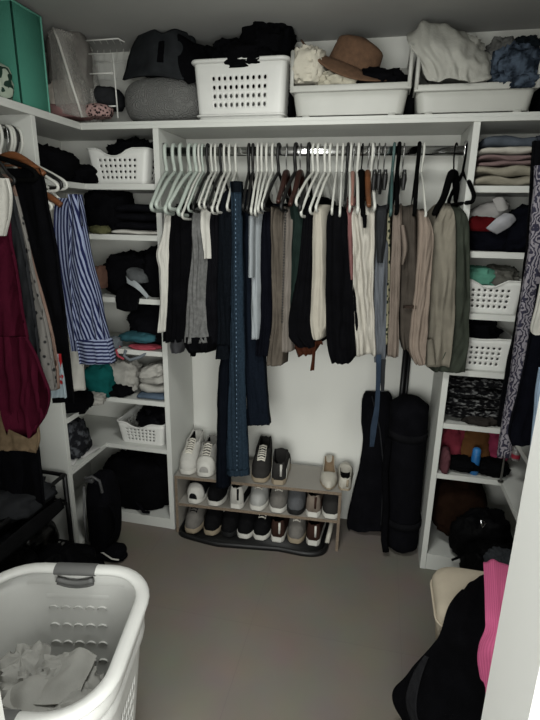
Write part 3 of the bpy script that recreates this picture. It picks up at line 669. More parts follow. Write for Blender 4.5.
# cushion + bag + wire rack + plastic bag + teal box
EMB = bpy.data.materials.new('embossed_grey'); EMB.use_nodes = True
nt = EMB.node_tree; b = nt.nodes['Principled BSDF']; tc = nd(nt, 'ShaderNodeTexCoord')
vo = nd(nt, 'ShaderNodeTexVoronoi'); vo.inputs['Scale'].default_value = 34
wv = nd(nt, 'ShaderNodeMath', operation='SINE'); ml = nd(nt, 'ShaderNodeMath', operation='MULTIPLY'); ml.inputs[1].default_value = 26
bp = nd(nt, 'ShaderNodeBump'); bp.inputs['Strength'].default_value = .6; bp.inputs['Distance'].default_value = .004
nt.links.new(tc.outputs['Object'], vo.inputs['Vector']); nt.links.new(vo.outputs['Distance'], ml.inputs[0]); nt.links.new(ml.outputs[0], wv.inputs[0]); nt.links.new(wv.outputs[0], bp.inputs['Height']); nt.links.new(bp.outputs[0], b.inputs['Normal'])
b.inputs['Base Color'].default_value = lin('626260'); b.inputs['Roughness'].default_value = .9
def cushion(c, r, sq=.6, n=40, m_=24, sag=0):
    V = []; F = []
    for j in range(m_ + 1):
        la = -PI / 2 + PI * j / m_
        for i in range(n):
            lo = 2 * PI * i / n
            f = lambda x, e: math.copysign(abs(x) ** e, x)
            V.append((c[0] + r[0] * f(math.cos(la), .5) * f(math.cos(lo), sq), c[1] + r[1] * f(math.cos(la), .5) * f(math.sin(lo), sq), c[2] + r[2] * f(math.sin(la), .8) + .006 * nz(lo * 2, la * 2, c[0])))
    for j in range(m_):
        for i in range(n): F.append((j * n + i, j * n + (i + 1) % n, (j + 1) * n + (i + 1) % n, (j + 1) * n + i))
    return V, F
a = P(119, 117, 2.15); c = P(198, 117, 2.15); t = P(158, 76, 2.17)
tag(obj('pouf', cushion(((a.x + c.x) / 2, 2.265, (TS + t.z) / 2 + .002), ((c.x - a.x) / 2, .14, (t.z - TS) / 2), .7), EMB, smooth='all'), 'grey embossed pouf cushion on top shelf beneath the black bag', 'pouf')
yb = 2.2
rows = [[P(139, 34, yb + .03), P(152, 29, yb - .02), P(163, 33, yb - .03), P(176, 29, yb - .02), P(187, 33, yb + .03)],
        [P(132, 50, yb + .03), P(150, 48, yb - .05), P(163, 50, yb - .06), P(178, 46, yb - .05), P(198, 50, yb + .03)],
        [P(126, 66, yb + .03), P(150, 66, yb - .06), P(163, 66, yb - .07), P(182, 66, yb - .05), P(208, 58, yb + .03)],
        [P(123, 80, yb + .03), P(145, 76, yb - .05), P(165, 77, yb - .06), P(186, 80, yb - .05), P(200, 80, yb + .03)]]
bg = thing('tote_bag', P(163, 76, 2.24), 'black fabric bag slumped on top of the grey embossed pouf', 'bag')
obj('body', merge(sheet(rows, 26, 20, .01, .008, 3, 3, 3), heap(P(166, 55, 2.28), (.14, .07, .10), seed=24, amp=.12)), cloth('bag_black', '26282a'), bg, smooth='all')
obj('handle', sheet([[P(159, 42, yb - .055), P(164, 41, yb - .06)], [P(157, 62, yb - .075), P(163, 62, yb - .078)]], 4, 8, .006, .001), BLK, bg)
obj('side_flap', sheet([[P(178, 34, yb - .04), P(192, 42, yb), P(212, 48, yb + .05)], [P(178, 62, yb - .06), P(196, 64, yb - .03), P(215, 56, yb + .05)], [P(183, 79, yb - .06), P(190, 84, yb - .05), P(200, 78, yb - .01)]], 16, 14, .01, .008, 3, 3, 5), BLK, bg, smooth='all')

wr = thing('wire_rack', P(110, 117, 2.25), 'white wire rack standing on top shelf beside the clear bag', 'rack')
WW = plastic('wire_white', 'cfcfca', rough=.4)
def wires(lines, r): return merge(*[tube([P(*q) for q in l], r, 6) for l in lines])
yf, yk = 2.17, 2.38
obj('front_frame', wires([[(86, 54, yf), (113, 53.5, yf), (118, 118, yf)], [(86, 74, yf), (113, 73, yf)], [(90, 107, yf), (116, 106, yf)]], .0032), WW, wr, smooth='all')
obj('top_rail', wires([[(82, 41, yf), (118, 38.5, yf)], [(83, 41, yf), (86, 74, yf), (81, 84, yf)], [(118, 38.5, yf), (128, 44, yk), (136, 46, yk)]], .003), WW, wr, smooth='all')
obj('back_grid', wires([[(84 + 6.5 * k, 42 + (.3 * k), yk), (86 + 6.5 * k, 80, yk)] for k in range(8)] + [[(84, 47, yk), (136, 47, yk)], [(86, 62, yk), (134, 62, yk)], [(86, 80, yk), (134, 80, yk)], [(86, 74, yf), (90, 84, yk)]], .0016), WW, wr, smooth='all')
obj('top_slats', wires([[(86 + 6.5 * k, 40.5 - .4 * k, yf), (90 + 6.5 * k, 46, yk)] for k in range(6)], .0016), WW, wr, smooth='all')
tag(obj('folded_clothes', heap(P(107, 100, 2.27), (.075, .08, .05), seed=25, amp=.15), CHAR), 'dark grey folded clothes inside the white wire rack', 'clothes')
FLP = mat('cloth_floral_pouch', '1a1214', col2='a08480', kind='voronoi', scale=75, ramp=(.32, .5), rough=.9, spec=.1)
tag(obj('fabric_pouch', heap(P(99, 112, 2.13), (.058, .05, .03), seed=26, amp=.15), FLP), 'small pink and black floral pouch at the front of the wire rack', 'pouch')
# clear zipped storage bag
CLR = bpy.data.materials.new('clear_plastic'); CLR.use_nodes = True
nt = CLR.node_tree; b = nt.nodes['Principled BSDF']; b.inputs['Base Color'].default_value = lin('b9b6b0'); b.inputs['Roughness'].default_value = .3
tr = nd(nt, 'ShaderNodeBsdfTransparent'); mxs = nd(nt, 'ShaderNodeMixShader'); tcn = nd(nt, 'ShaderNodeTexNoise'); tcn.inputs['Scale'].default_value = 9
mr = nd(nt, 'ShaderNodeMapRange'); mr.inputs['To Min'].default_value = .25; mr.inputs['To Max'].default_value = .5
nt.links.new(tcn.outputs['Fac'], mr.inputs['Value']); nt.links.new(mr.outputs[0], mxs.inputs[0]); nt.links.new(tr.outputs[0], mxs.inputs[1]); nt.links.new(b.outputs[0], mxs.inputs[2]); nt.links.new(mxs.outputs[0], nt.nodes['Material Output'].inputs[0])
bp = nd(nt, 'ShaderNodeBump'); bp.inputs['Strength'].default_value = .5; bp.inputs['Distance'].default_value = .01; nt.links.new(tcn.outputs['Fac'], bp.inputs['Height']); nt.links.new(bp.outputs[0], b.inputs['Normal'])
cb = thing('clear_storage_bag', (-1.42, 2.12, TS), 'clear zipped plastic bag with bedding between the teal box and wire rack', 'storage bag')
yc = 2.06
rows = [[P(47, 32, yc), P(56, 28, yc - .02), P(72, 33, yc + .05), P(84, 44, yc + .16)], [P(50, 55, yc), P(64, 58, yc - .04), P(76, 56, yc + .05), P(88, 68, yc + .16)],
        [P(52, 80, yc), P(70, 82, yc - .05), P(82, 84, yc + .03), P(93, 92, yc + .14)], [P(56, 112, yc + .01), P(80, 117, yc), P(88, 117, yc + .03), P(94, 116, yc + .12)]]
obj('front_panel', sheet(rows, 24, 26, .002, .006, 3, 4, 2), CLR, cb, smooth='all')
rows = [[p + Vector((-.03 if i < 2 else 0, .12 if i < 3 else .08, 0)) for i, p in enumerate(r)] for r in rows]
obj('back_panel', sheet(rows, 20, 20, .002, .008, 3, 4, 4), CLR, cb, smooth='all')
obj('zip_seam', tube([P(*q) for q in ((53, 28, yc - .03), (58, 40, yc - .035), (65, 62, yc - .055), (71, 82, yc - .06), (77, 100, yc - .04), (82, 117, yc - .01))], .005, 8), plastic('zip', 'c0beb8'), cb, smooth='all')
obj('zip_seam', tube([P(*q) for q in ((83, 42, yc + .15), (84, 55, yc + .14), (86, 70, yc + .13), (82, 84, yc + .06))], .004, 8), plastic('zip', ''), cb, smooth='all')
tag(obj('folded_bedding', heap(P(66, 98, 2.13), (.075, .05, .07), seed=27, amp=.15, sq=.6), cloth('bedding', 'b5aca2', var=.05)), 'cream bedding folded inside the clear zipped bag', 'bedding')
tag(obj('folded_blanket', heap(P(68, 113, 2.13), (.11, .06, .03), seed=28, amp=.12, sq=.5), cloth('old_rose', '8a6a68')), 'old rose blanket at the bottom of the clear zipped bag', 'blanket')
tag(obj('folded_blanket', heap(P(70, 65, 2.17), (.095, .05, .13), seed=29, amp=.12, sq=.6), cloth('warm_grey', '6d6a66')), 'warm grey blanket filling the top of the clear zipped bag', 'blanket')
TEAL = cloth('teal', '46806f', var=.06, scale=8, rough=.8)
tb = thing('storage_box', (-1.48, 1.87, TS), 'tall teal fabric storage box on the left end of top shelf', 'storage box')
x0_, x1_, y0_, y1_, z1_ = -1.625, -1.345, 1.765, 1.925, 2.335
obj('body', merge(box(x0_, x1_, y0_, y0_ + .006, TS, z1_, .001), box(x0_, x1_, y1_ - .006, y1_, TS, z1_, .001), box(x0_, x0_ + .006, y0_, y1_, TS, z1_, .001), box(x1_ - .006, x1_, y0_, y1_, TS, z1_ - .0, .001), box(x0_, x1_, y0_, y1_, TS, TS + .006, .001)), TEAL, tb)
obj('edge_binding', merge(tube([(x1_ + .001, y1_, TS + .004), (x1_ + .001, y1_, z1_)], .004, 8), tube([(x1_, y1_, z1_), (x1_, y0_, z1_), (x0_, y0_, z1_), (x0_, y1_, z1_)], .004, 8, closed=True)), cloth('teal_binding', '5f9a88', var=.05), tb)
FLB = mat('cloth_botanical', '20352c', col2='9aa596', kind='rings', scale=9, ramp=(.45, .55), rough=.9, spec=.1)
tag(obj('botanical_print_bag', heap((-1.415, 1.685, TS + .06), (.085, .06, .075), seed=30, amp=.12), FLB), 'botanical print fabric bag in front of the teal box at left edge', 'bag')

# ------------------------------------------------------------------ things on the shelves
def heap_on(px0, px1, pyt, zb, y, ry, **kw):
    yf_ = y - ry * .6
    a = P(px0, pyt, yf_); c = P(px1, pyt, yf_)
    h = max(.02, a.z - zb); rz_ = h / 1.72
    return heap(((a.x + c.x) / 2, y, zb + .8 * rz_), ((c.x - a.x) / 2, ry, rz_), **kw)
GH = 'clothes on the corner shelves'
def clothes(name, geo, m, label, c='clothes', g=GH): return tag(obj(name, geo, m, smooth='all'), label, c, g)
# left unit
clothes('crumpled_clothes', merge(heap((-1.46, 2.0, LS[0] + .06), (.13, .15, .085), seed=31, amp=.3), heap((-1.40, 2.16, LS[0] + .035), (.12, .1, .05), seed=32, amp=.3)), BLK, 'black clothes spilling along the topmost left shelf beside the basket')
clothes('folded_clothes', folded(-1.20, -.99, 2.12, 2.38, LS[1] + .022, LS[1] + .135, 3, 33), BLK2, 'neat black folded clothes on the second left shelf')
clothes('crumpled_clothes', heap((-1.27, 2.22, LS[1] + .095), (.11, .11, .12), seed=34, amp=.2), BLK, 'tall black heap at the left of the second left shelf')
clothes('folded_cloth', folded(-1.215, -.99, 2.106, 2.36, LS[1] + .001, LS[1] + .021, 1, 35, .006), WHT, 'thin white cloth lying under black clothes on the second left shelf')
clothes('folded_cloth', heap((-1.275, 2.13, LS[1] + .018), (.05, .04, .022), seed=36, amp=.2), cloth('olive_drab', '4a4a33'), 'small olive cloth at the front corner of the second left shelf')
clothes('crumpled_clothes', merge(heap((-1.19, 2.25, LS[2] + .09), (.13, .10, .115), seed=37, amp=.3), heap((-1.04, 2.25, LS[2] + .10), (.08, .10, .13), seed=38, amp=.3)), BLK, 'large black heap filling the third left shelf')
clothes('cap', heap(P(101, 278, 2.14), (.026, .05, .06), seed=39, amp=.15), cloth('dusky_pink', '5d463c'), 'dusky pink cap poking out on the third left shelf', 'cap')
sn = thing('cap', P(138, 288, 2.14), 'grey and white cap on its side on the third left shelf', 'cap', GH)
obj('crown', heap(P(139, 276, 2.16), (.05, .06, .035), seed=40, amp=.12, tilt=-.3), cloth('cap_grey', '4d4f50'), sn, smooth='all')
obj('brim', sheet([[P(126, 276, 2.12), P(138, 283, 2.10), P(149, 296, 2.12)], [P(127, 283, 2.11), P(138, 290, 2.09), P(147, 299, 2.11)]], 14, 6, .004, .001), cloth('cap_brim', '8d9294', var=.05), sn, smooth='all')
clothes('crumpled_clothes', sheet([[(-1.2, 2.16, LS[2] + .05), (-1.14, 2.15, LS[2] + .06), (-1.07, 2.16, LS[2] + .05)], [(-1.2, 2.09, LS[2] + .012), (-1.14, 2.088, LS[2] + .014), (-1.08, 2.09, LS[2] + .012)], [(-1.195, 2.085, LS[2] - .05), (-1.14, 2.08, LS[2] - .06), (-1.09, 2.085, LS[2] - .05)]], 14, 16, .012, .006), BLK, 'black cloth hanging over the front edge of the third left shelf')
clothes('crumpled_clothes', heap((-1.1, 2.28, LS[3] + .095), (.13, .1, .12), seed=42, amp=.3), BLK2, 'dark heap at the back of the fourth left shelf')
clothes('crumpled_cloth', heap_on(117, 153, 333, LS[3] + .03, 2.17, .06, seed=43, amp=.25), cloth('petrol', '2d5058'), 'petrol teal garment draped on the fourth left shelf')
clothes('crumpled_cloth', merge(heap_on(128, 158, 345, LS[3], 2.14, .045, seed=44, amp=.3), tube([P(*q) for q in ((120, 346, 2.11), (116, 350, 2.1), (118, 356, 2.09), (124, 359, 2.09))], .006, 8)), cloth('coral_pink', '9a4550'), 'coral pink strappy top on the fourth left shelf', 'top')
clothes('crumpled_cloth', merge(tube([P(*q) for q in ((126, 350, 2.1), (124, 356, 2.09), (130, 360, 2.09), (140, 357, 2.1), (148, 352, 2.11))], .008, 8), heap_on(98, 118, 338, LS[3], 2.12, .05, seed=45, amp=.3)), cloth('steel_grey', '62686d'), 'steel grey strappy garment at the front of the fourth left shelf', 'top')
clothes('folded_clothes', folded(-1.13, -.99, 2.13, 2.38, LS[4] + .03, LS[4] + .125, 2, 46, .016), cloth('soft_white', '9c9a94', var=.06), 'pile of folded white clothes on the fifth left shelf')
clothes('folded_clothes', folded(-1.135, -.99, 2.106, 2.36, LS[4] + .001, LS[4] + .029, 1, 47, .004), cloth('faded_blue', '4d5a69'), 'faded blue folded garment under the white pile on the fifth left shelf')
clothes('crumpled_cloth', heap_on(104, 136, 361, LS[4] + .02, 2.2, .07, seed=48, amp=.35, f=3), cloth('pale_crumple', '97958f', var=.08), 'crumpled pale grey cloth left of the folded white pile')
clothes('crumpled_cloth', heap_on(80, 108, 367, LS[4], 2.12, .07, seed=49, amp=.2), cloth('jade', '114a48'), 'jade green cloth at the left of the fifth left shelf')
clothes('crumpled_clothes', heap_on(96, 128, 384, LS[4], 2.14, .05, seed=50, amp=.3), BLK, 'small black garment in front on the fifth left shelf')
clothes('crumpled_cloth', heap((-1.33, 2.02, LS[4] + .015), (.06, .05, .028), seed=51, amp=.4), cloth('pale_crumple', ''), 'white crumpled cloth at the bend of the fifth left shelf')
clothes('crumpled_clothes', heap((-1.42, 1.93, LS[4] + .03), (.13, .1, .06), seed=52, amp=.25), BLK, 'black garment on the side wing of the fifth left shelf')
PATK = mat('cloth_dark_print', '17181b', col2='4a4c50', scale=30, ramp=(.5, .62), rough=.9, spec=.1)
clothes('crumpled_clothes', heap((-1.40, 1.93, LS[5] + .085), (.075, .08, .11), seed=53, amp=.3), PATK, 'charcoal printed clothes on the side wing of the lowest left shelf')
PAP = mat('paper_white', 'a9a8a6', rough=.7, var=.1, scale=12, bump=0)
for k, (x, y, r, l) in enumerate(((-1.40, 1.88, .3, 'white paper packet at the front of the lowest left side shelf'), (-1.37, 1.98, -.2, 'small white paper packet nearer the bend of the lowest left shelf'))):
    g = box(-.05, .05, -.06, .06, 0, .012 + .004 * k, .003)
    tag(obj('paper_packet', xf(g, Matrix.Translation((x, y, LS[5])) @ Matrix.Rotation(r, 4, 'Z')), PAP), l, 'paper packet', 'papers')
df = thing('duffel_bag', (-1.17, 2.22, .06), 'black duffel bag filling the bottom of the left corner unit', 'bag')
obj('body', merge(heap((-1.22, 2.24, .19), (.20, .14, .16), seed=54, amp=.15), heap((-1.06, 2.27, .21), (.09, .10, .17), seed=55, amp=.12)), BLK, df, smooth='all')
obj('strap', tube([(-1.18, 2.12, .14), (-1.13, 2.1, .08), (-1.1, 2.11, .075)], .012, 8, rz=.004, up=(0, 0, 1)), BLK2, df, smooth='all')
# right unit
z = RS[0]
xs0 = .345
clothes('folded_linen', folded(xs0 - .005, .66, 2.11, 2.38, z, z + .072, 2, 61, .016), cloth('cream_linen', '858073', var=.08), 'cream folded linen at the bottom of the top right shelf')
clothes('folded_linen', folded(xs0, .64, 2.115, 2.38, z + .073, z + .112, 2, 62, .014), cloth('rose_linen', '72605f', var=.08), 'dusty rose folded linen between cream and white linen')
clothes('folded_linen', folded(xs0 + .005, .53, 2.11, 2.37, z + .113, z + .142, 1, 63, .010), cloth('white_linen', 'aaa69d', var=.05), 'white folded linen under the grey linen on the top right shelf')
clothes('folded_linen', folded(xs0 + .01, .54, 2.14, 2.38, z + .143, z + .185, 1, 64, .010), cloth('blue_grey_linen', '4a5058'), 'blue-grey folded linen topping the stack on the right shelf')
clothes('crumpled_cloth', heap((.60, 2.2, z + .145), (.06, .08, .05), seed=65, amp=.2), cloth('blue_grey_dark', '3c4048'), 'blue-grey cloth slumped at the right of the linen stack')
z = RS[1]
clothes('crumpled_clothes', merge(heap((.44, 2.24, z + .05), (.11, .10, .07), seed=66, amp=.3), heap((.58, 2.2, z + .075), (.12, .12, .095), seed=67, amp=.3)), NAVY, 'dark navy clothes heaped beneath the caps on the second right shelf')
cp = thing('cap', P(490, 215, 2.2), 'light grey cap resting on top of the dark clothes on the right shelf', 'cap', 'caps')
obj('crown', heap(P(488, 213, 2.2), (.075, .07, .042), seed=68, amp=.1, tilt=.25), cloth('cap_light', '8b8987', var=.05), cp, smooth='all')
obj('brim', sheet([[P(492, 199, 2.14), P(502, 197, 2.13), P(508, 206, 2.14)], [P(498, 212, 2.12), P(504, 211, 2.11), P(508, 209, 2.12)]], 10, 8, .004, .001), cloth('cap_light', ''), cp, smooth='all')
cp = thing('cap', P(494, 225, 2.15), 'dark red cap with a white curved brim on the second right shelf', 'cap', 'caps')
obj('crown', heap(P(482, 224, 2.17), (.06, .05, .035), seed=69, amp=.12), cloth('dark_red', '4a0f12'), cp, smooth='all')
obj('brim', sheet([[P(505, 213, 2.11), P(513, 215, 2.1), P(516, 220, 2.11)], [P(496, 219, 2.08), P(503, 222, 2.07), P(509, 227, 2.09)], [P(486, 228, 2.11), P(491, 231, 2.1), P(497, 234, 2.11)]], 12, 12, .005, .001), cloth('brim_white', '96969a', var=.05), cp, smooth='all')
z = RS[4]
KNIT = mat('cloth_black_white_knit', '08080a', col2='6d6d6d', scale=52, ramp=(.52, .68), rough=.95, bump=.5, bscale=120, spec=.1, stretch=(1, 1, 2.2))
clothes('folded_knit', folded(.34, .60, 2.12, 2.38, z + .02, z + .205, 4, 71, .012), KNIT, 'black and white flecked knitwear folded on the fifth right shelf', 'knitwear')
clothes('crumpled_cloth', heap((.49, 2.14, z + .018), (.075, .035, .022), seed=72, amp=.4, f=3), cloth('dark_lace', '2a2725'), 'dark lacy cloth at the front edge of the fifth right shelf')
z = RS[5]
clothes('crumpled_cloth', heap((.40, 2.28, z + .10), (.06, .09, .11), seed=73, amp=.25), cloth('rose_red', '6b2a35'), 'rose red cloth at the left back of the lowest right shelf')
clothes('fabric_bag', heap((.49, 2.27, z + .085), (.085, .08, .10), seed=74, amp=.15), cloth('tan', '5a3d25'), 'tan brown bag at the back of the lowest right shelf', 'bag')
clothes('crumpled_cloth', heap((.60, 2.27, z + .10), (.055, .08, .10), seed=75, amp=.25), cloth('magenta', '7d3048'), 'magenta pink cloth right of the tan bag on the lowest right shelf')
clothes('crumpled_clothes', merge(heap((.44, 2.16, z + .035), (.08, .05, .03), seed=76, amp=.3), heap((.57, 2.17, z + .03), (.07, .06, .035), seed=77, amp=.3)), BLK, 'black straps and cloth at the front of the lowest right shelf')
clothes('rolled_cloth', heap((.362, 2.14, z + .05), (.022, .05, .06), seed=78, amp=.15), cloth('dusky_roll', '54353a'), 'dusky pink rolled cloth at the left front of the lowest right shelf')
BLUE = plastic('blue_bottle', '1f5a8f', rough=.35)
bt = thing('spray_bottle', (.492, 2.14, z), 'blue cylindrical bottle standing on the lowest right shelf', 'bottle')
def lathe(prof, c, n=24): return loft([[Vector(c) + Vector((r * math.cos(2 * PI * k / n), r * math.sin(2 * PI * k / n), h)) for k in range(n)] for r, h in prof])
obj('can', lathe([(.017, 0), (.019, .002), (.019, .09), (.017, .096)], (.492, 2.14, z)), BLUE, bt)
obj('cap', lathe([(.0175, .096), (.0175, .118), (.013, .126), (.004, .128)], (.492, 2.14, z)), plastic('blue_cap', '2a6aa3'), bt)
jr = thing('jar', P(515, 457, 2.06), 'small jar with a red label beside the black garment hem on the right', 'jar')
jc = P(515, 460, 2.05)
obj('jar_body', lathe([(.014, 0), (.017, .004), (.017, .04), (.012, .05)], jc), plastic('jar_clear', '6d6a68', rough=.2), jr)
obj('label_band', lathe([(.0176, .012), (.0176, .030)], jc), plastic('red_label', '7d2030'), jr)
obj('lid', lathe([(.013, .05), (.013, .06), (.003, .062)], jc), plastic('jar_lid', '8a8a8a'), jr)
tag(obj('metal_stick', merge(tube([(.595, 2.09, z + .004), (.592, 2.08, z + .15)], .005, 8), lathe([(.012, 0), (.012, .005), (.005, .008)], (.595, 2.09, z))), WIREM), 'thin metal stand at the right corner of the lowest right shelf', 'stand')
clothes('fabric_bag', heap((.47, 2.26, .27), (.125, .12, .15), seed=79, amp=.12), cloth('dark_brown', '1d120c'), 'dark brown bag at the bottom of the right corner unit', 'bag')
bb = thing('shoulder_bag', (.55, 2.12, .085), 'black shoulder bag spilling off the bottom shelf of the right unit', 'bag')
obj('body', merge(heap((.56, 2.14, .20), (.13, .10, .13), seed=80, amp=.25), heap((.60, 2.02, .12), (.13, .10, .12), seed=81, amp=.25)), cloth('leather_black', '0a0a0b', rough=.5), bb, smooth='all')
obj('strap', tube([P(*q) for q in ((452, 560, 2.08), (462, 556, 2.07), (472, 553, 2.06), (470, 540, 2.08), (462, 525, 2.12))], .006, 8), BLK, bb, smooth='all')
obj('strap', tube([P(*q) for q in ((471, 567, 2.04), (470, 555, 2.05), (468, 542, 2.09))], .005, 8), BLK, bb, smooth='all')
obj('buckle', tube([P(*q) for q in ((481, 520, 2.03), (486, 523, 2.03), (482, 528, 2.03))], .004, 6, closed=True), CHROME, bb, smooth='all')

# ------------------------------------------------------------------ left hanging clothes
GL = 'clothes on the left rail'
def lgarm(name, rows, y, m, label, c, depth=.02, **kw):
    kw.setdefault('nf', 22); kw.setdefault('rnd', .01); kw.setdefault('fx', 22)
    root = thing(name, P((rows[0][0] + rows[0][1]) / 2, rows[-1][2], y), label, c, GL)
    obj('body', drape(rows, y, depth, 0, **kw), m, root, smooth='all')
    return root
MAR = cloth('maroon', '3d0f1e', var=.1)
g = lgarm('maroon_dress', [(-12, 6, 215), (-10, 9, 245), (-9, 14, 270), (-8, 20, 310), (-7, 25, 340)], 1.42, MAR, 'maroon dress with gathered ruffle skirt hanging nearest on the left', 'dress', amp=.012, seed=101)
obj('ruffle_skirt', drape([(-8, 23, 338), (-6, 34, 358), (-4, 42, 378), (-2, 48, 397), (0, 44, 416), (4, 34, 431)], 1.405, .02, 0, amp=.03, fx=30, seed=102, nf=40, hem=.06, rnd=.01), MAR, g, smooth='all')
lgarm('white_blouse', [(-12, 4, 178), (-12, 8, 195), (-12, 7, 215), (-12, 3, 236)], 1.40, WHT, 'white blouse corner at the left edge above the maroon dress', 'blouse', seed=103)
lgarm('charcoal_top', [(-6, 8, 190), (-4, 17, 225), (0, 25, 270), (6, 33, 320), (12, 37, 365)], 1.46, CHAR, 'charcoal top just behind the maroon dress', 'top', amp=.012, seed=104)
SEQ = mat('cloth_dark_floral_sequin', '121315', col2='6d6a66', kind='voronoi', scale=38, ramp=(.22, .34), rough=.7, spec=.3)
lgarm('sequin_dress', [(4, 14, 196), (12, 22, 230), (20, 31, 270), (30, 44, 325), (36, 51, 365), (40, 54, 391)], 1.50, SEQ, 'dark dress with pale speckles behind the charcoal top', 'dress', seed=105)
g = lgarm('tan_cardigan', [(-2, 7, 174), (7, 14, 196), (17, 23, 230), (28, 33.5, 275), (38, 46, 318), (42, 53, 350), (44, 57, 390)], 1.535, cloth('tan_pink', '78645a', var=.1), 'dusty tan cardigan edge against the long black garment', 'cardigan', seed=106)
lgarm('patterned_skirt', [(48, 58, 355), (49, 61, 375), (51, 64, 399)], 1.55, mat('cloth_red_blue_print', '8d9aa0', col2='8c1f22', kind='noise', scale=14, ramp=(.52, .56), rough=.9, spec=.1), 'pale blue skirt with red print peeping below the tan cardigan', 'skirt', seed=107)
lgarm('long_black_dress', [(2, 38, 168), (8, 42, 182), (14, 46, 207), (22, 54, 250), (33, 61, 300), (44, 66, 345), (52, 73, 404)], 1.585, BLK, 'long black dress hanging between the tan cardigan and striped shirt', 'dress', amp=.012, seed=108)
lgarm('white_trousers', [(42, 52, 196), (48, 60, 225), (56, 68, 262), (63, 76, 300), (68, 80, 350), (70, 83, 391)], 1.725, WHT, 'white trousers edge between the long black dress and striped shirt', 'trousers', seed=109)
STR = mat('cloth_navy_stripe', '1a1e3b', col2='7a8299', kind='wave', scale=21, uv=True, rough=.95, ramp=(.5, .6), bump=.2, spec=.1)
g = lgarm('striped_shirt', [(57, 70, 198), (53, 74, 212), (54, 76, 250), (58, 78, 285), (65, 80, 320), (71, 82, 352)], 1.69, STR, 'navy and pale blue striped shirt on a wooden hanger, left side', 'shirt', amp=.01, seed=110)
obj('sleeve', drape([(66, 75, 194), (68, 79, 220), (67, 84, 252), (68, 92, 285), (71, 98, 315), (74, 104, 343)], 1.665, .05, 0, amp=.012, nf=20, seed=111, fx=25), mat('cloth_navy_stripe_sleeve', '1a1e3b', col2='7a8299', kind='wave', scale=21, uv=True, mrot=-.28, rough=.95, ramp=(.5, .6), bump=.2, spec=.05), g, smooth='all')
obj('cuff', drape([(74, 105, 341), (76, 107, 352), (77, 109, 365)], 1.66, .055, 0, amp=.006, nf=20, seed=112, n=8), mat('cloth_navy_stripe_cuff', '1a1e3b', col2='7a8299', kind='wave', bands='Y', scale=22, uv=True, rough=.95, ramp=(.45, .6), bump=.2, spec=.1), g, smooth='all')
lgarm('beige_knit_dress', [(-10, 34, 405), (-10, 36, 428), (-9, 37, 441), (-8, 34, 452)], 1.47, cloth('oatmeal', '7d6b55', scale=40), 'oatmeal knit hem below the maroon dress', 'dress', amp=.01, seed=113, hem=.02)
lgarm('black_skirt', [(-10, 34, 425), (-10, 37, 455), (-9, 41, 490), (-8, 44, 528)], 1.50, BLK2, 'long black skirt below the oatmeal knit hem', 'skirt', amp=.016, seed=114)
GHL = 'hangers on the left rail'
for y, a, wt, kind, mk, r, lab in ((1.765, -.05, -.17, 'tube', 'W', .006, 'white plastic hanger closest to the side panel on the left rail'), (1.738, -.08, -.17, 'tube', 'K', .007, 'black plastic hanger second from the side panel on the left rail'),
        (1.712, -.06, -.18, 'tube', 'W', .006, 'white plastic hanger beside the black one on the left rail'), (1.69, -.03, -.25, 'wood', 'B', .015, 'brown wooden hanger carrying the navy striped shirt'),
        (1.66, -.05, -.25, 'tube', 'W', .006, 'white plastic hanger just in front of the striped shirt hanger'), (1.725, 0, -.24, 'tube', 'W', .006, 'white plastic hanger holding the white trousers on the left rail'),
        (1.585, 0, -.15, 'tube', 'V', .009, 'black velvet hanger carrying the long black dress'), (1.60, .02, -.15, 'wood', 'B', .015, 'brown wooden hanger nearest the left edge of the photo'), (1.535, 0, -.17, 'tube', 'K', .006, 'black plastic hanger under the dusty tan cardigan'), (1.50, 0, -.18, 'tube', 'K', .006, 'black plastic hanger under the pale-speckled dark dress'), (1.46, 0, -.18, 'tube', 'K', .006, 'black plastic hanger under the charcoal top'), (1.42, 0, -.19, 'tube', 'W', .006, 'white plastic hanger under the maroon dress')):
    hanger(0, (0, 0), HM[mk], r, kind, lab, base=Vector((LRX, y, RZ + .01)), axis=(a, wt), group=GHL, hw=.15 if y < 1.54 else .20 if kind == 'tube' else .215)

# ------------------------------------------------------------------ right hanging clothes
GR = 'clothes on the right rail'
def rgarm(name, rows, y, m, label, c, **kw):
    kw.setdefault('nf', 16); kw.setdefault('rnd', .01)
    root = thing(name, P((rows[0][0] + rows[0][1]) / 2, rows[-1][2], y), label, c, GR)
    obj('body', drape(rows, y, .03, 0, **kw), m, root, smooth='all'); return root
PAIS = mat('cloth_paisley', '7b777d', col2='2b2a37', kind='rings', scale=24, ramp=(.35, .75), rough=.9, spec=.1)
rgarm('paisley_scarf', [(538, 556, 165), (534, 550, 205), (531, 546, 245), (524, 541, 290), (515, 531, 350), (506, 521, 410), (498, 511, 459)], 1.70, PAIS, 'long paisley print garment hanging at the right edge', 'scarf', seed=121, amp=.006)
rgarm('black_trousers', [(536, 556, 140), (531, 548, 200), (526, 541, 260), (516, 531, 330), (503, 516, 395), (499, 512, 428)], 1.74, BLK, 'black trousers hanging just behind the paisley garment', 'trousers', seed=122)
rgarm('black_skirt', [(541, 580, 285), (538, 578, 305), (531, 572, 340), (521, 562, 390), (510, 550, 432), (513, 540, 447)], 1.60, NAVY, 'black skirt hanging in front of the paisley garment', 'skirt', seed=123)
rgarm('white_shirt', [(545, 572, 275), (538, 572, 308), (533.5, 566, 331), (537, 566, 336)], 1.50, WHT, 'white shirt corner above the black skirt at the right edge', 'shirt', seed=124)
rgarm('blue_shirt', [(541, 570, 370), (537, 565, 395), (534, 560, 440), (531, 556, 462)], 1.52, cloth('sky', '8fa3b8', var=.06), 'pale blue shirt sliver between the black skirt and door jamb', 'shirt', seed=125)
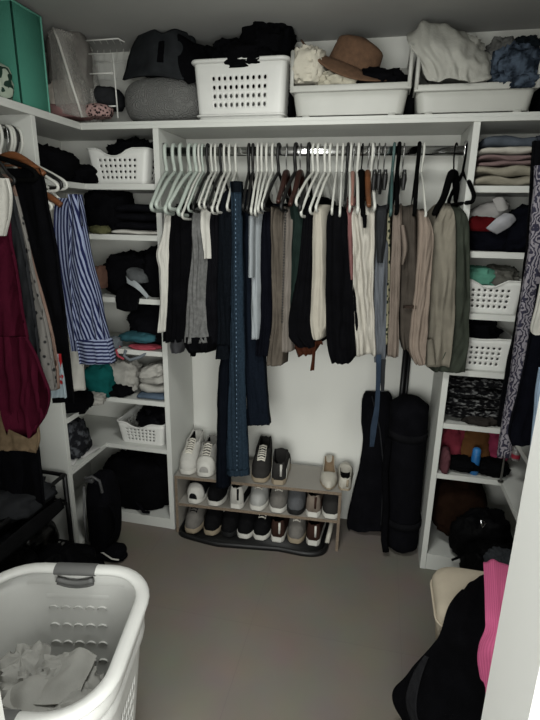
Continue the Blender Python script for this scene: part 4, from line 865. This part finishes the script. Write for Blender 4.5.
for k, (y, lab) in enumerate(((1.74, 'black trousers hanger on right rail, innermost'), (1.70, 'hanger holding the paisley garment on right rail'), (1.60, 'hanger holding the black skirt on right rail'))):
    hanger(0, (0, 0), VELV, .007, 'tube', lab, base=Vector((.72, y, RZ)), axis=(PI, -.17), group='hangers on the right rail', hw=.20)

# ------------------------------------------------------------------ shoe rack, tray and shoes
CHIP = mat('chipboard', '6e6153', rough=.85, var=.3, scale=150, bump=.3)
RACKM = mat('rack_laminate', '8f8b84', rough=.6, var=.05, scale=5, bump=.03)
rk = thing('shoe_rack', (-.525, 2.26, 0), 'low three-tier grey laminate shoe rack with raw chipboard edges', 'shoe rack')
RX0, RX1, RY0, RY1 = -.94, -.09, 2.125, 2.37
RKM = Matrix.Translation((-.09, 2.128, 0)) @ Matrix.Rotation(math.radians(3.0), 4, 'Z') @ Matrix.Translation((.09, -2.125, 0))
def board(nm, x0, x1, y0, y1, z0, z1):
    o = obj(nm, xf(box(x0, x1, y0 + .003, y1, z0, z1, .001), RKM), RACKM, rk, smooth=False)
    return o
def edge(par, x0, x1, y0, y1, z0, z1):
    obj('raw_edge', xf(box(x0, x1, y0, y1, z0, z1, .0005), RKM), CHIP, par, smooth=False)
o = board('shelf_board', RX0, RX1, RY0, RY1, .318, .333); edge(o, RX0, RX1, RY0, RY0 + .003, .318, .333)
o = board('shelf_board', RX0 + .015, RX1 - .014, RY0 + .005, RY1, .158, .173); edge(o, RX0 + .015, RX1 - .014, RY0 + .005, RY0 + .008, .158, .173)
for x in (RX0, RX1 - .014):
    o = board('side_board', x, x + .014, RY0, RY1, 0, .317); edge(o, x, x + .014, RY0, RY0 + .003, 0, .317)
TRAYM = plastic('tray_black', '0b0b0c', rough=.5)
tr = thing('boot_tray', (-.53, 2.23, 0), 'black boot tray with a raised rim under the shoe rack', 'tray')
def tray_pts(off, z, n=96):
    L = []
    for i in range(n):
        a = 2 * PI * i / n
        f = lambda x, e: math.copysign(abs(x) ** e, x)
        x = -.535 + (.372 + off) * f(math.cos(a), .35); y = 2.205 + (.145 + off) * f(math.sin(a), .35)
        if math.sin(a) < 0: y += .012 * math.sin(x * 14 + 1.2) + (x + .53) * .06
        L.append((x, y, z))
    return L
obj('pan', loft([tray_pts(0, .001), tray_pts(.008, .018), tray_pts(.016, .024), tray_pts(.022, .018), tray_pts(.024, .002)], cap=False), TRAYM, tr, smooth='all', solid=.002)
g = tray_pts(.0, .003); obj('base', (g, [tuple(range(len(g)))]), TRAYM, tr, solid=.002)

def prof(tab, s):
    for i in range(len(tab) - 1):
        if s <= tab[i + 1][0]:
            f = (s - tab[i][0]) / (tab[i + 1][0] - tab[i][0]); f = f * f * (3 - 2 * f) * .5 + f * .5
            return tab[i][1] + (tab[i + 1][1] - tab[i][1]) * f
    return tab[-1][1]
HGT = {'low': [(0, .032), (.06, .046), (.2, .06), (.38, .082), (.5, .098), (.7, .078), (.88, .082), (.97, .088), (1, .07)],
       'high': [(0, .032), (.06, .046), (.2, .062), (.36, .078), (.5, .094), (.6, .100), (.8, .104), (.95, .112), (1, .09)],
       'flat': [(0, .018), (.06, .028), (.2, .036), (.32, .040), (.4, .034), (.7, .034), (.9, .052), (.98, .052), (1, .04)]}
WID = {'low': [(0, .42), (.05, .68), (.14, .88), (.3, 1), (.5, .88), (.75, .78), (.92, .74), (1, .45)],
       'flat': [(0, .2), (.05, .42), (.14, .72), (.3, .95), (.5, .84), (.75, .74), (.92, .70), (1, .42)]}
OPEN = {'low': .46, 'high': .52, 'flat': .34}
LINE = cloth('lining_dark', '121213')
def shoe(label, px, pyb, ydepth, zb, style, upper, solec, toe_front=True, lining=None, lace=None, patch=None, L=.255, W=.10, rot=0, soleh=.024, name='sneaker', cat_='shoe', toecap=None):
    fp = P(px, pyb, ydepth); x0 = fp.x; ydepth += .052 * (x0 + .09)
    hp = HGT[style]; wp = WID['flat' if style == 'flat' else 'low']; so = OPEN[style]
    root = thing(name, (x0, ydepth + L / 2, zb), label, cat_, 'shoes on the shoe rack')
    R_ = Matrix.Translation((x0, ydepth + L / 2, zb)) @ Matrix.Rotation(rot + (0 if toe_front else PI), 4, 'Z') @ Matrix.Translation((0, -L / 2, 0))
    N = 30; rings = []; kinds = []
    for i in range(N):
        s = i / (N - 1); ss = .5 - .5 * math.cos(PI * s) if i not in (0, N - 1) else s
        s = .35 * s + .65 * ss
        w = prof(wp, s) * W / 2; h = prof(hp, s) * 1.18; y = s * L
        op = s > so and s < .97
        half = [(.9, 0), (1, .15), (1, .42), (.9 if not op else .94, .75), (.66 if not op else .84, .96)]
        if op: half += [(.76, 1.0), (.68, .9), (.62, .45), (.3, .3)]
        else: half += [(.5, 1.03), (.34, 1.06), (.2, 1.08), (.08, 1.09)]
        top = (0, .29) if op else (0, 1.09)
        full = [(0, 0)] + half + [top] + [(-u, v) for u, v in half[::-1]]
        rings.append([R_ @ Vector((u * w, y, soleh * .8 + v * h)) for u, v in full])
        kinds.append(op)
    g = loft(rings); n = len(rings[0]); mi = []
    for f in g[1]:
        if len(f) == 4:
            i, k = f[0] // n, f[0] % n
            mi.append(1 if kinds[i] and kinds[min(i + 1, N - 1)] and 6 <= k <= n - 8 else 0)
        else: mi.append(0)
    obj('upper', (g[0], g[1], g[2], mi), [upper, lining or LINE], root, smooth='all')
    rr = []
    for zz, k in ((0, .96), (.003, 1.03), (soleh - .003, 1.06), (soleh + .004, 1.02)):
        out = []
        for i in range(20): s = i / 19; out.append((prof(wp, s) * W / 2 * k, s * L))
        pts = [(x, y) for x, y in out] + [(-x, y) for x, y in out[::-1]]
        rr.append([R_ @ Vector((x, -.004 + y * (1 + .03 * (k > 1)), zz + (.006 * max(0, 1 - y / .05) if zz < .01 else 0))) for x, y in pts])
    obj('sole', loft(rr), solec, root)
    if lace:
        ls = []
        for k in range(5 if style == 'low' else 7):
            s = so - .035 - .052 * k if style == 'low' else .5 - .048 * k
            h = prof(hp, s) * 1.18; w = prof(wp, s) * W / 2; tl = .42
            for sg in (-1, 1):
                ls.append(tube([R_ @ Vector((sg * tl * w, s * L, soleh * .8 + h * 1.045)), R_ @ Vector((0, (s + .012) * L, soleh * .8 + h * 1.13)), R_ @ Vector((-sg * tl * w, (s + .03) * L, soleh * .8 + h * 1.06))], .0042, 6))
        tn = [[R_ @ Vector((u * prof(wp, q) * W / 2 * .34, q * L, soleh * .8 + prof(hp, q) * 1.18 * (1.10 - .03 * abs(u)))) for u in (-1, -.5, 0, .5, 1)] for q in [so - .26 + .28 * i / 9 for i in range(10)]]
        obj('tongue', loft(tn, cap=False, closed=False), LINE if upper in (UK, UB) else UG, root, smooth='all', solid=.004)
        obj('laces', merge(*ls), lace, root, smooth='all')
    def shellpart(nm, s0, s1, m, lim=.7):
        rr = []
        for i in range(8):
            s = s0 + (s1 - s0) * i / 7; w = prof(wp, s) * W / 2 * 1.03 + .001; h = prof(hp, s) * 1.2; ring = []
            half = [(1, .02), (1, .15), (1, .42), (.9, .72), (.66, .96), (.36, 1.06), (0, 1.09)] if lim > .8 else [(1, .02), (1, .15), (1.0, .35), (.98, .5), (.97, .56)]
            if lim > .8: full = half + [(-u, v) for u, v in half[-2::-1]]; rr.append([R_ @ Vector((u * w, s * L - .001, soleh * .8 + v * h)) for u, v in full])
            else: rr.append([[R_ @ Vector((sg * u * w, s * L, soleh * .8 + v * h)) for u, v in half] for sg in (-1, 1)])
        if lim > .8: obj(nm, loft(rr, cap=False, closed=False), m, root, smooth='all', solid=.0015)
        else:
            for q in (0, 1): obj(nm, loft([r[q] for r in rr], cap=False, closed=False), m, root, smooth='all', solid=.0015)
    if toecap: shellpart('toe_cap', 0.0, .2, toecap, 1)
    if patch: shellpart('side_panel', .45, .9, patch, .5)
    # heel tab seen on heel-forward shoes
    if not toe_front:
        q = prof(hp, .97) * 1.18
        obj('heel_tab', xf(tube([(-.012, L * .995, soleh + q * .25), (-.012, L * .998, soleh + q * .85)], .006, 8), R_), patch or solec, root, smooth='all')
    return root
UW = cloth('shoe_white', 'b3b1ab', var=.06, bump=.15); SW = plastic('sole_white', 'bcbab3', rough=.6); UB = cloth('shoe_black', '101011', bump=.15)
UG = cloth('shoe_grey', '625f5b', bump=.3); SB = plastic('sole_black', '0e0e0f', rough=.6); SG = plastic('sole_gum', '8b7f6c', rough=.6); UK = cloth('shoe_charcoal', '2c2b2a', bump=.2)
LW = cloth('lace_white', ''); LC = cloth('lace_cream', 'c4c0b5'); LK = cloth('lace_black', '0c0c0c')
US = mat('shoe_silver', '8d8d8a', rough=.45, var=.1, scale=20, bump=.1); UCR = mat('shoe_cream_leather', 'aaa69b', rough=.5, var=.05, scale=10, bump=.05)
UBR = cloth('shoe_brown', '33241f', bump=.2); INS = cloth('insole_tan', '8f7c66'); LPK = cloth('lining_plum', '3a2a2c')
Zt, Zm, Zb = .3335, .1735, .006
shoe('white leather high-top at the left end of the rack top', 187, 468, 2.145, Zt, 'high', UW, SW, True, lace=LC, W=.10, rot=.08)
shoe('worn white canvas sneaker with loose laces beside the white high-top', 203.5, 472, 2.14, Zt, 'low', cloth('canvas_grey', '8c8a86', bump=.3), SW, True, lace=LC, toecap=SW, W=.104, rot=.12)
shoe('black high-top with white laces on the rack top', 258, 474, 2.14, Zt, 'high', UK, SG, True, lace=LC, W=.10, rot=.1)
shoe('black and white heel-forward trainer beside the black high-top', 276.5, 475, 2.14, Zt, 'low', UK, SG, False, patch=UW, W=.096, rot=.1)
shoe('pointed cream flat shoe on the right of the rack top', 326.5, 482, 2.14, Zt, 'flat', UCR, SG, True, lining=INS, W=.09, soleh=.008, rot=.1, name='flat_shoe', L=.25)
shoe('cream flat shoe turned heel forward at the right end of rack top', 344, 480, 2.15, Zt, 'flat', UCR, SG, False, lining=cloth('lining_dark', ''), W=.086, soleh=.008, name='flat_shoe', L=.24, rot=.05)
mid = [(196, True, UB, SW, None, 'white-soled black shoe at the left end of the middle tier', UW), (215.5, True, UB, SW, None, 'black slip-on with white edge second on the middle tier', None), (237, False, UW, SW, UB, 'white shoe with black heel patch on the middle tier', None),
       (257, True, US, SW, UB, 'silver grey running shoe on the middle tier under the black high-top', None), (277, True, UG, SW, None, 'grey beige trainer with pale tongue mid-rack', None), (294.5, True, cloth('shoe_mesh_grey', '4f5052', bump=.5), SB, None, 'dark grey mesh trainer mid-rack', None),
       (312.5, False, cloth('shoe_taupe', '6f655c'), SW, UBR, 'taupe shoe with white heel trim on the middle tier', None), (330, True, UK, SW, UW, 'charcoal and white shoe at the right end of the middle tier', None)]
for px, tf, up, so, pa, lab, tcap in mid:
    shoe(lab, px, 505 + (px - 196) * .1, 2.138, Zm, 'low', up, so, tf, patch=pa, lace=(LC if up in (UG, US) and tf else None), W=.096, soleh=.026, toecap=tcap, L=.245)
bot = [(193, True, UG, SG, LK, 'grey lace-up shoe at the left end of the boot tray', None), (211.5, True, UB, SG, None, 'black shoe with white V and gum sole second in the tray', UW), (228.5, True, UB, SB, None, 'plain black low shoe third in the tray', None),
       (244.5, True, UB, SW, None, 'black slip-on with thick white sole in the tray', None), (260.5, True, UB, SW, LC, 'black sneaker with white lace and white sole in the tray', None), (277.5, False, UBR, SW, None, 'brown heel-forward shoe with white sole in the tray', None),
       (295, True, UG, SG, LC, 'grey laced trainer with gum sole in the tray', None), (313, False, UBR, SW, UW, 'glossy brown and white shoe at the right of the tray', None)]
for px, tf, up, so, la, lab, pa in bot:
    shoe(lab, px, 528 + (px - 196) * .07, 2.118 + (px - 196) * .0002, Zb, 'low', up, so, tf, patch=pa, lace=la, W=.094, soleh=.028, L=.25)
tag(obj('shoe_insert', tube([(-.15, 2.16, .016), (-.14, 2.20, .07), (-.135, 2.25, .10)], .012, 8), UCR, smooth='all'), 'pale strap leaning by the right leg of the shoe rack', 'strap')

# ------------------------------------------------------------------ tall bags and pole beside the rack
gb = thing('instrument_bag', (-.0, 2.33, 0), 'dark navy soft instrument bag leaning on the wall beside the shoe rack', 'bag')
obj('body', drape([(365, 388, 395), (362, 392, 401), (361, 393, 420), (362.5, 393, 442), (359, 393, 468), (353, 393, 495), (346.5, 393, 523), (349, 388, 533)], (2.335, 2.275), .06, 0, amp=.010, nf=20, seed=131, fx=12, rnd=.03), BLK2, gb, smooth='all')
obj('zip_seam', tube([P(*q) for q in ((372, 396, 2.325), (380, 430, 2.31), (384, 470, 2.29), (381, 525, 2.265))], .004, 6), CHAR, gb, smooth='all')
rb = thing('rolled_bag', (.215, 2.24, 0), 'tall black cylindrical bag with straps standing by the right partition', 'bag')
def cyl(p0, p1, rs, n=28, rows=26):
    p0, p1 = Vector(p0), Vector(p1); rings = []
    for i in range(rows):
        t = i / (rows - 1); c = p0.lerp(p1, t); e = min(t, 1 - t) / .035
        k = 1 if e > 1 else (math.sqrt(max(.0, 1 - (1 - e) ** 2)) * .45 + .55)
        r = (rs[0] + (rs[1] - rs[0]) * t) * k
        rings.append([c + Vector((r * math.cos(2 * PI * q / n) * (1 + .02 * nz(t * 9, q * .4)), r * math.sin(2 * PI * q / n), 0)) for q in range(n)])
    return loft(rings)
obj('body', cyl((.222, 2.235, .0), (.192, 2.26, .805), (.080, .091)), BLK2, rb, smooth='all')
for z, c in ((.17, (.2165, 2.241)), (.63, (.1985, 2.254))):
    obj('strap', tube([(c[0] + .089 * math.cos(2 * PI * q / 32), c[1] + .089 * math.sin(2 * PI * q / 32), z) for q in range(32)], .004, 6, closed=True, up=(0, 0, 1), rz=.022), cloth('webbing', '111113'), rb, smooth='all')
obj('shoulder_strap', tube([P(*q) for q in ((389, 438, 2.20), (385, 470, 2.19), (386, 510, 2.17), (384, 540, 2.15), (386, 552, 2.14))], .007, 8, rz=.016, up=(1, 0, 0)), BLK, rb, smooth='all')
pl = thing('pole', (.165, 2.385, 0), 'black pole standing upright behind the tall cylindrical bag', 'pole')
obj('shaft', tube([(.165, 2.385, 0), (.158, 2.385, 1.25)], .012, 12), BLKMET, pl, smooth='all')
obj('shaft', tube([(.186, 2.39, 0), (.179, 2.39, 1.2)], .009, 12), BLKMET, pl, smooth='all')

# ------------------------------------------------------------------ left floor: rack, heap, backpack
mr_ = thing('metal_rack', (-1.45, 1.48, 0), 'black tubular metal rack against the left wall under the hanging dresses', 'rack')
ZT = .475
A_, B2, C_, D_ = (-1.60, 1.74), (-1.315, 1.735), (-1.315, 1.20), (-1.60, 1.20)
for q in (A_, B2, C_, D_): obj('post', tube([(q[0], q[1], 0), (q[0], q[1], ZT)], .011, 10), BLKMET, mr_, smooth='all')
obj('top_frame', tube([(q[0], q[1], ZT) for q in (A_, B2, C_, D_)], .010, 10, closed=True), BLKMET, mr_)
for zz in (.12, .34):
    obj('shelf', merge(*[tube([(-1.60 + .0475 * k, 1.20, zz), (-1.60 + .0475 * k, 1.74, zz)], .004, 6) for k in range(7)] + [tube([(q[0], q[1], zz) for q in (A_, B2, C_, D_)], .007, 8, closed=True)]), BLKMET, mr_, smooth='all')
GF = 'dark things on the metal rack'
clothes('folded_clothes', folded(-1.58, -1.34, 1.30, 1.70, .347, .43, 3, 141, .02), BLK2, 'black folded clothes on the upper tier of the metal rack', g=GF)
clothes('crumpled_clothes', heap((-1.42, 1.52, .462), (.15, .16, .045), seed=142, amp=.3), CHAR, 'dark charcoal garment lying on top of the folded black clothes', g=GF)
bt_ = thing('ankle_boot', (-1.40, 1.55, .127), 'shiny black ankle boot on the lower tier of the metal rack', 'boot', GF)
obj('upper', heap((-1.39, 1.60, .20), (.06, .11, .085), seed=143, amp=.12), mat('black_patent', '070707', rough=.25, bump=0, var=.1), bt_, smooth='all')
obj('sole', box(-1.44, -1.34, 1.48, 1.70, .127, .140, .004), BLKMET, bt_)
hb = thing('duffel_bag', (-1.36, 1.30, 0), 'large slumped black bag on the floor behind the laundry basket', 'bag')
obj('body', merge(heap((-1.18, 1.47, .125), (.16, .15, .15), seed=144, amp=.2), heap((-1.34, 1.25, .19), (.14, .2, .23), seed=145, amp=.2)), cloth('nylon_black', '09090b', rough=.6), hb, smooth='all')
obj('strap', sheet([[PX(-4, 548, -1.18), PX(-4, 566, -1.16)], [PX(30, 520, -1.2), PX(33, 536, -1.18)], [PX(60, 498, -1.24), PX(64, 508, -1.22)]], 6, 16, .006, .002), cloth('strap_grey', '101011'), hb, smooth='all')
bp_ = thing('backpack', (-1.22, 1.87, 0), 'black backpack with grey trim standing against the left shelf unit', 'backpack')
obj('body', cushion((-1.235, 1.90, .205), (.062, .09, .205), .6), BLK2, bp_, smooth='all')
obj('front_pocket', cushion((-1.215, 1.825, .15), (.048, .05, .13), .6), BLK, bp_, smooth='all')
obj('trim', tube([(-1.300, 1.83, .03), (-1.303, 1.83, .2), (-1.295, 1.84, .36)], .006, 8), cloth('trim_grey', '6a6a6a'), bp_, smooth='all')
obj('buckle', merge(box(-1.26, -1.22, 1.80, 1.82, .405, .43, .004), tube([(-1.255, 1.80, .43), (-1.22, 1.80, .445), (-1.19, 1.81, .42), (-1.18, 1.81, .36)], .007, 8)), plastic('buckle_grey', '3d3d3e'), bp_)
obj('shoulder_strap', tube([P(*q) for q in ((104, 500, 1.86), (112, 507, 1.85), (117, 520, 1.84), (116, 533, 1.82), (108, 543, 1.8), (100, 547, 1.79))], .006, 8, rz=.014, up=(0, 1, 0)), BLK, bp_, smooth='all')
sd = thing('slide_sandal', PZ(110, 556, 0), 'black slide sandal with a white stripe on the floor by the backpack', 'sandal')
c = PZ(110, 557, 0)
obj('sole', heap((c.x - .01, c.y, .018), (.10, .045, .02), seed=147, amp=.05), BLK, sd, smooth='all')
obj('strap', heap((c.x + .03, c.y + .005, .04), (.05, .045, .025), seed=148, amp=.1), BLK2, sd, smooth='all')
obj('white_stripe', tube([PZ(94, 549, .05), PZ(103, 553, .045), PZ(112, 559, .035), PZ(119, 560, .03)], .004, 6), WHT, sd, smooth='all')

# ------------------------------------------------------------------ laundry hamper in front
HLOC = Vector((-.780, .868, 0)); HROT = math.radians(11); HH = .575
hp_ = thing('laundry_hamper', HLOC, 'tall white plastic laundry hamper with grey handles in the left foreground', 'laundry basket')
HMm = Matrix.Translation(HLOC) @ Matrix.Rotation(HROT, 4, 'Z')
rows_ = (0, .05, .12, .2, .28, .36, .42, .50, .58, .66, .74, .82, .90, 1)
g, rim = shell(.37, .34, .465, .465, HH, .13, 11, 9, 8, rows_, lambda s, k, n, j: (s in (0, 1, 3) and 2 <= j <= 8 and 1 <= k < n - 1), .30, slot=1.15)
obj('body', xf(g, HMm), PW, hp_, solid=.004)
g2 = [HMm @ (p + Vector((0, 0, -.004))) for p in rim]
obj('rim', tube(g2, .020, 10, closed=True, up=(0, 0, 1), rz=.012), PW, hp_, smooth='all')
for k, (dz, rr_) in enumerate(((-.05, .006), (-.10, .006))):
    t_ = 1 + dz / HH
    obj('wall_band', tube([HMm @ Vector((p.x * (1 - .18 * (1 - t_)) * 1.012, p.y * (1 - .22 * (1 - t_)) * 1.012, HH * t_)) for p in rim], .007, 8, closed=True, up=(0, 0, 1), rz=.022), PW, hp_, smooth='all')
for s in (1, -1):
    y0 = s * .2325
    pts = [HMm @ Vector((-.062 + .0124 * i, y0, HH - .004)) for i in range(11)]
    obj('handle', tube(pts, .0225, 12, up=(0, 0, 1), rz=.0145), PGREY, hp_)
    obj('grip', merge(*[tube([HMm @ Vector((-.055 + .011 * i, y0 - s * .018, HH - dz - .012 * (1 - ((i - 5) / 5) ** 2))) for i in range(11)], r_, 8) for dz, r_ in ((.026, .009), (.040, .005))]), PGREY, hp_, smooth='all')
arcs = []
for r_ in range(4):
    for c_ in range(5):
        zz = HH * (.76 - .105 * r_); t_ = zz / HH; yy = (.34 + (.465 - .34) * t_) / 2 - .003; xx = (-.078 + .039 * c_) * (.85 + .15 * t_)
        arcs.append(tube([HMm @ Vector((xx + .014 * math.cos(a), yy, zz + .014 * math.sin(a))) for a in [math.radians(20 + 28 * q) for q in range(6)]], .0028, 6))
for a_ in arcs: obj('vent_ridge', a_, PW, hp_, smooth='all')
tag(obj('crumpled_laundry', merge(*[xf(heap(q, r, seed=s_, amp=.3, f=f_), HMm) for q, r, s_, f_ in (((-.02, -.01, .19), (.165, .15, .18), 151, 2.4), ((.06, -.06, .24), (.10, .10, .15), 152, 2.2), ((-.10, .06, .30), (.085, .08, .11), 153, 2.4), ((.02, .05, .34), (.09, .06, .06), 154, 2.2), ((-.02, -.10, .34), (.12, .07, .05), 155, 2.4))] +
    [sheet([[HMm @ Vector((u + ox, v + oy, oz + .05 * nz(u * 9 + k_, v * 9, k_) )) for u in (-.10, -.05, 0, .05, .10)] for v in (.075, .025, -.025, -.075)], 40, 34, .004, .012, 3, 3, 9 + k_) for k_, ox, oy, oz in ((0, .0, .02, .40), (3, .06, -.06, .385), (6, -.09, -.05, .375))]), cloth('laundry', 'a3a29d', var=.05, bump=.15)), 'crumpled white laundry at the bottom of the foreground hamper', 'clothes')

# ------------------------------------------------------------------ beige stool with clothes on the right
stl = thing('ottoman', (.50, 1.30, 0), 'beige upholstered ottoman at lower right, half covered by black and pink clothes', 'ottoman')
rings = []
BE = cloth('beige_upholstery', 'aaa08f', var=.05, bump=.2)
for z, wx, wy, r in ((.02, .33, .26, .05), (.06, .36, .29, .06), (.25, .41, .33, .07), (.38, .46, .36, .08), (.425, .465, .365, .08), (.445, .45, .35, .08), (.455, .41, .31, .08), (.46, .30, .22, .07)):
    ring = []
    for side, f0, f1, k in stations(8, 6, 6):
        x, y = rr_point(side, f0, wx, wy, r); ring.append((.495 + x, 1.425 + y * .72, z))
    rings.append(ring)
obj('cushion_body', loft(rings), BE, stl, smooth='all')
obj('piping', tube([(.495 + x * 1.0, 1.425 + y * .72, .40) for x, y in [rr_point(s, f, .468, .368, .08) for s, f, _, _ in stations(8, 6, 6)]], .004, 6, closed=True, up=(0, 0, 1)), BE, stl, smooth='all')
for sx in (-1, 1):
    for sy in (-1, 1): obj('foot', lathe([(.012, 0), (.018, .025)], (.495 + sx * .12, 1.425 + sy * .06, 0)), BLKMET, stl)
ct = thing('black_coat', PZ(440, 650, .3), 'black coat draped over the beige ottoman onto the floor, grey band at hem', 'coat')
def zrow(*q): return [PZ(*a) for a in q]
crow = [zrow((462, 590, .475), (475, 581, .48), (493, 573, .48), (530, 575, .48)), zrow((450, 607, .475), (470, 610, .485), (495, 600, .485), (540, 605, .485)), zrow((442, 632, .44), (465, 640, .475), (497, 640, .48), (545, 645, .48)),
        zrow((424, 655, .31), (455, 670, .35), (492, 682, .40), (545, 690, .42)), zrow((409, 673, .21), (440, 696, .26), (484, 708, .32), (545, 720, .34)), zrow((396, 691, .13), (425, 722, .18), (478, 738, .25), (540, 750, .28)), zrow((399, 713, .06), (428, 748, .10), (478, 765, .18), (540, 780, .2))]
obj('body', sheet(crow, 34, 44, .02, .012, 5, 4, 161), BLK, ct, smooth='all')
eye = Vector((0, 0, CH))
def nearer(v, d): return v + (eye - v).normalized() * d
band = [[nearer(Vector(r[0]).lerp(Vector(r[1]), f), .022) for f in fs] for r, fs in ((crow[3], (.02, .16)), (crow[4], (.12, .38)), (crow[5], (.36, .72)), (crow[6], (.62, 1.0)))]
obj('ribbed_band', sheet(band, 8, 24, .004, .001, 4, 6, 162), cloth('rib_charcoal', '1d1d1f', scale=60), ct, smooth='all')
pk = thing('pink_sweater', PZ(490, 600, .5), 'bright pink sweater lying over the black coat on the ottoman', 'sweater')
prow = [[v + Vector((0, 0, .012 + .008 * i_)) * 1 for v in r_] for i_, r_ in enumerate([zrow((483, 566, .52), (494, 565, .53), (507, 569, .52), (530, 575, .52)), zrow((484, 590, .515), (495, 592, .525), (508, 594, .525), (540, 598, .52)), zrow((484, 622, .505), (496, 622, .515), (510, 622, .515), (540, 625, .51)),
        zrow((484, 640, .47), (497, 642, .49), (512, 645, .49), (540, 648, .49)), zrow((478, 660, .42), (492, 664, .45), (508, 666, .46), (535, 670, .46)), zrow((477, 684, .36), (490, 686, .39), (505, 690, .40), (530, 694, .40)), zrow((480, 707, .30), (490, 712, .32), (500, 716, .33), (525, 720, .33))])]
PINK = mat('cloth_pink_rib', 'c8628a', col2='b9567c', kind='wave', scale=45, uv=True, rough=.95, ramp=(.2, .8), bump=.3, spec=.1)
obj('body', sheet(prow, 26, 36, .016, .008, 4, 4, 163), PINK, pk, smooth='all')
obj('hem', sheet([zrow((478, 700, .325), (484, 702, .335), (490, 705, .34)), zrow((480, 716, .29), (486, 718, .30), (492, 720, .31))], 8, 8, .008, .003), cloth('pale_pink', 'b59a9a'), pk, smooth='all')
clothes('folded_clothes', heap((-1.06, 2.2, LS[4] + .14), (.075, .09, .035), seed=169, amp=.25, tilt=.25), cloth('soft_white', ''), 'white garment slumped on top of the folded white pile on the fifth left shelf')
tag(obj('crumpled_clothes', heap(P(503, 566, 1.62), (.06, .06, .05), seed=164, amp=.3), cloth('slate_dark', '2c2e31')), 'dark grey garment behind the pink sweater at the right unit', 'clothes')

# ------------------------------------------------------------------ light: daylight from the room behind the doorway
w = bpy.data.worlds.new('world'); SC.world = w; w.use_nodes = True
w.node_tree.nodes['Background'].inputs[0].default_value = (.85, .9, 1, 1); w.node_tree.nodes['Background'].inputs[1].default_value = .2
def area(name, loc, rot, sx, sy, e, col=(1, 1, 1)):
    l = bpy.data.lights.new(name, 'AREA'); l.shape = 'RECTANGLE'; l.size = sx; l.size_y = sy; l.energy = e; l.color = col
    o = bpy.data.objects.new(name, l); COL.objects.link(o); o.location = loc; o.rotation_euler = rot; return o
area('doorway_daylight', (.5, -1.25, 1.25), (math.radians(90), 0, 0), 2.9, 1.6, 112, (.985, 1, .96))
area('ceiling_lamp', (-.25, .98, 2.33), (0, 0, 0), .38, .38, 13, (.985, 1, .96))
SC.view_settings.view_transform = 'Standard'; SC.view_settings.look = 'None'; SC.view_settings.gamma = 1; SC.view_settings.exposure = .4
SC.view_settings.use_curve_mapping = False
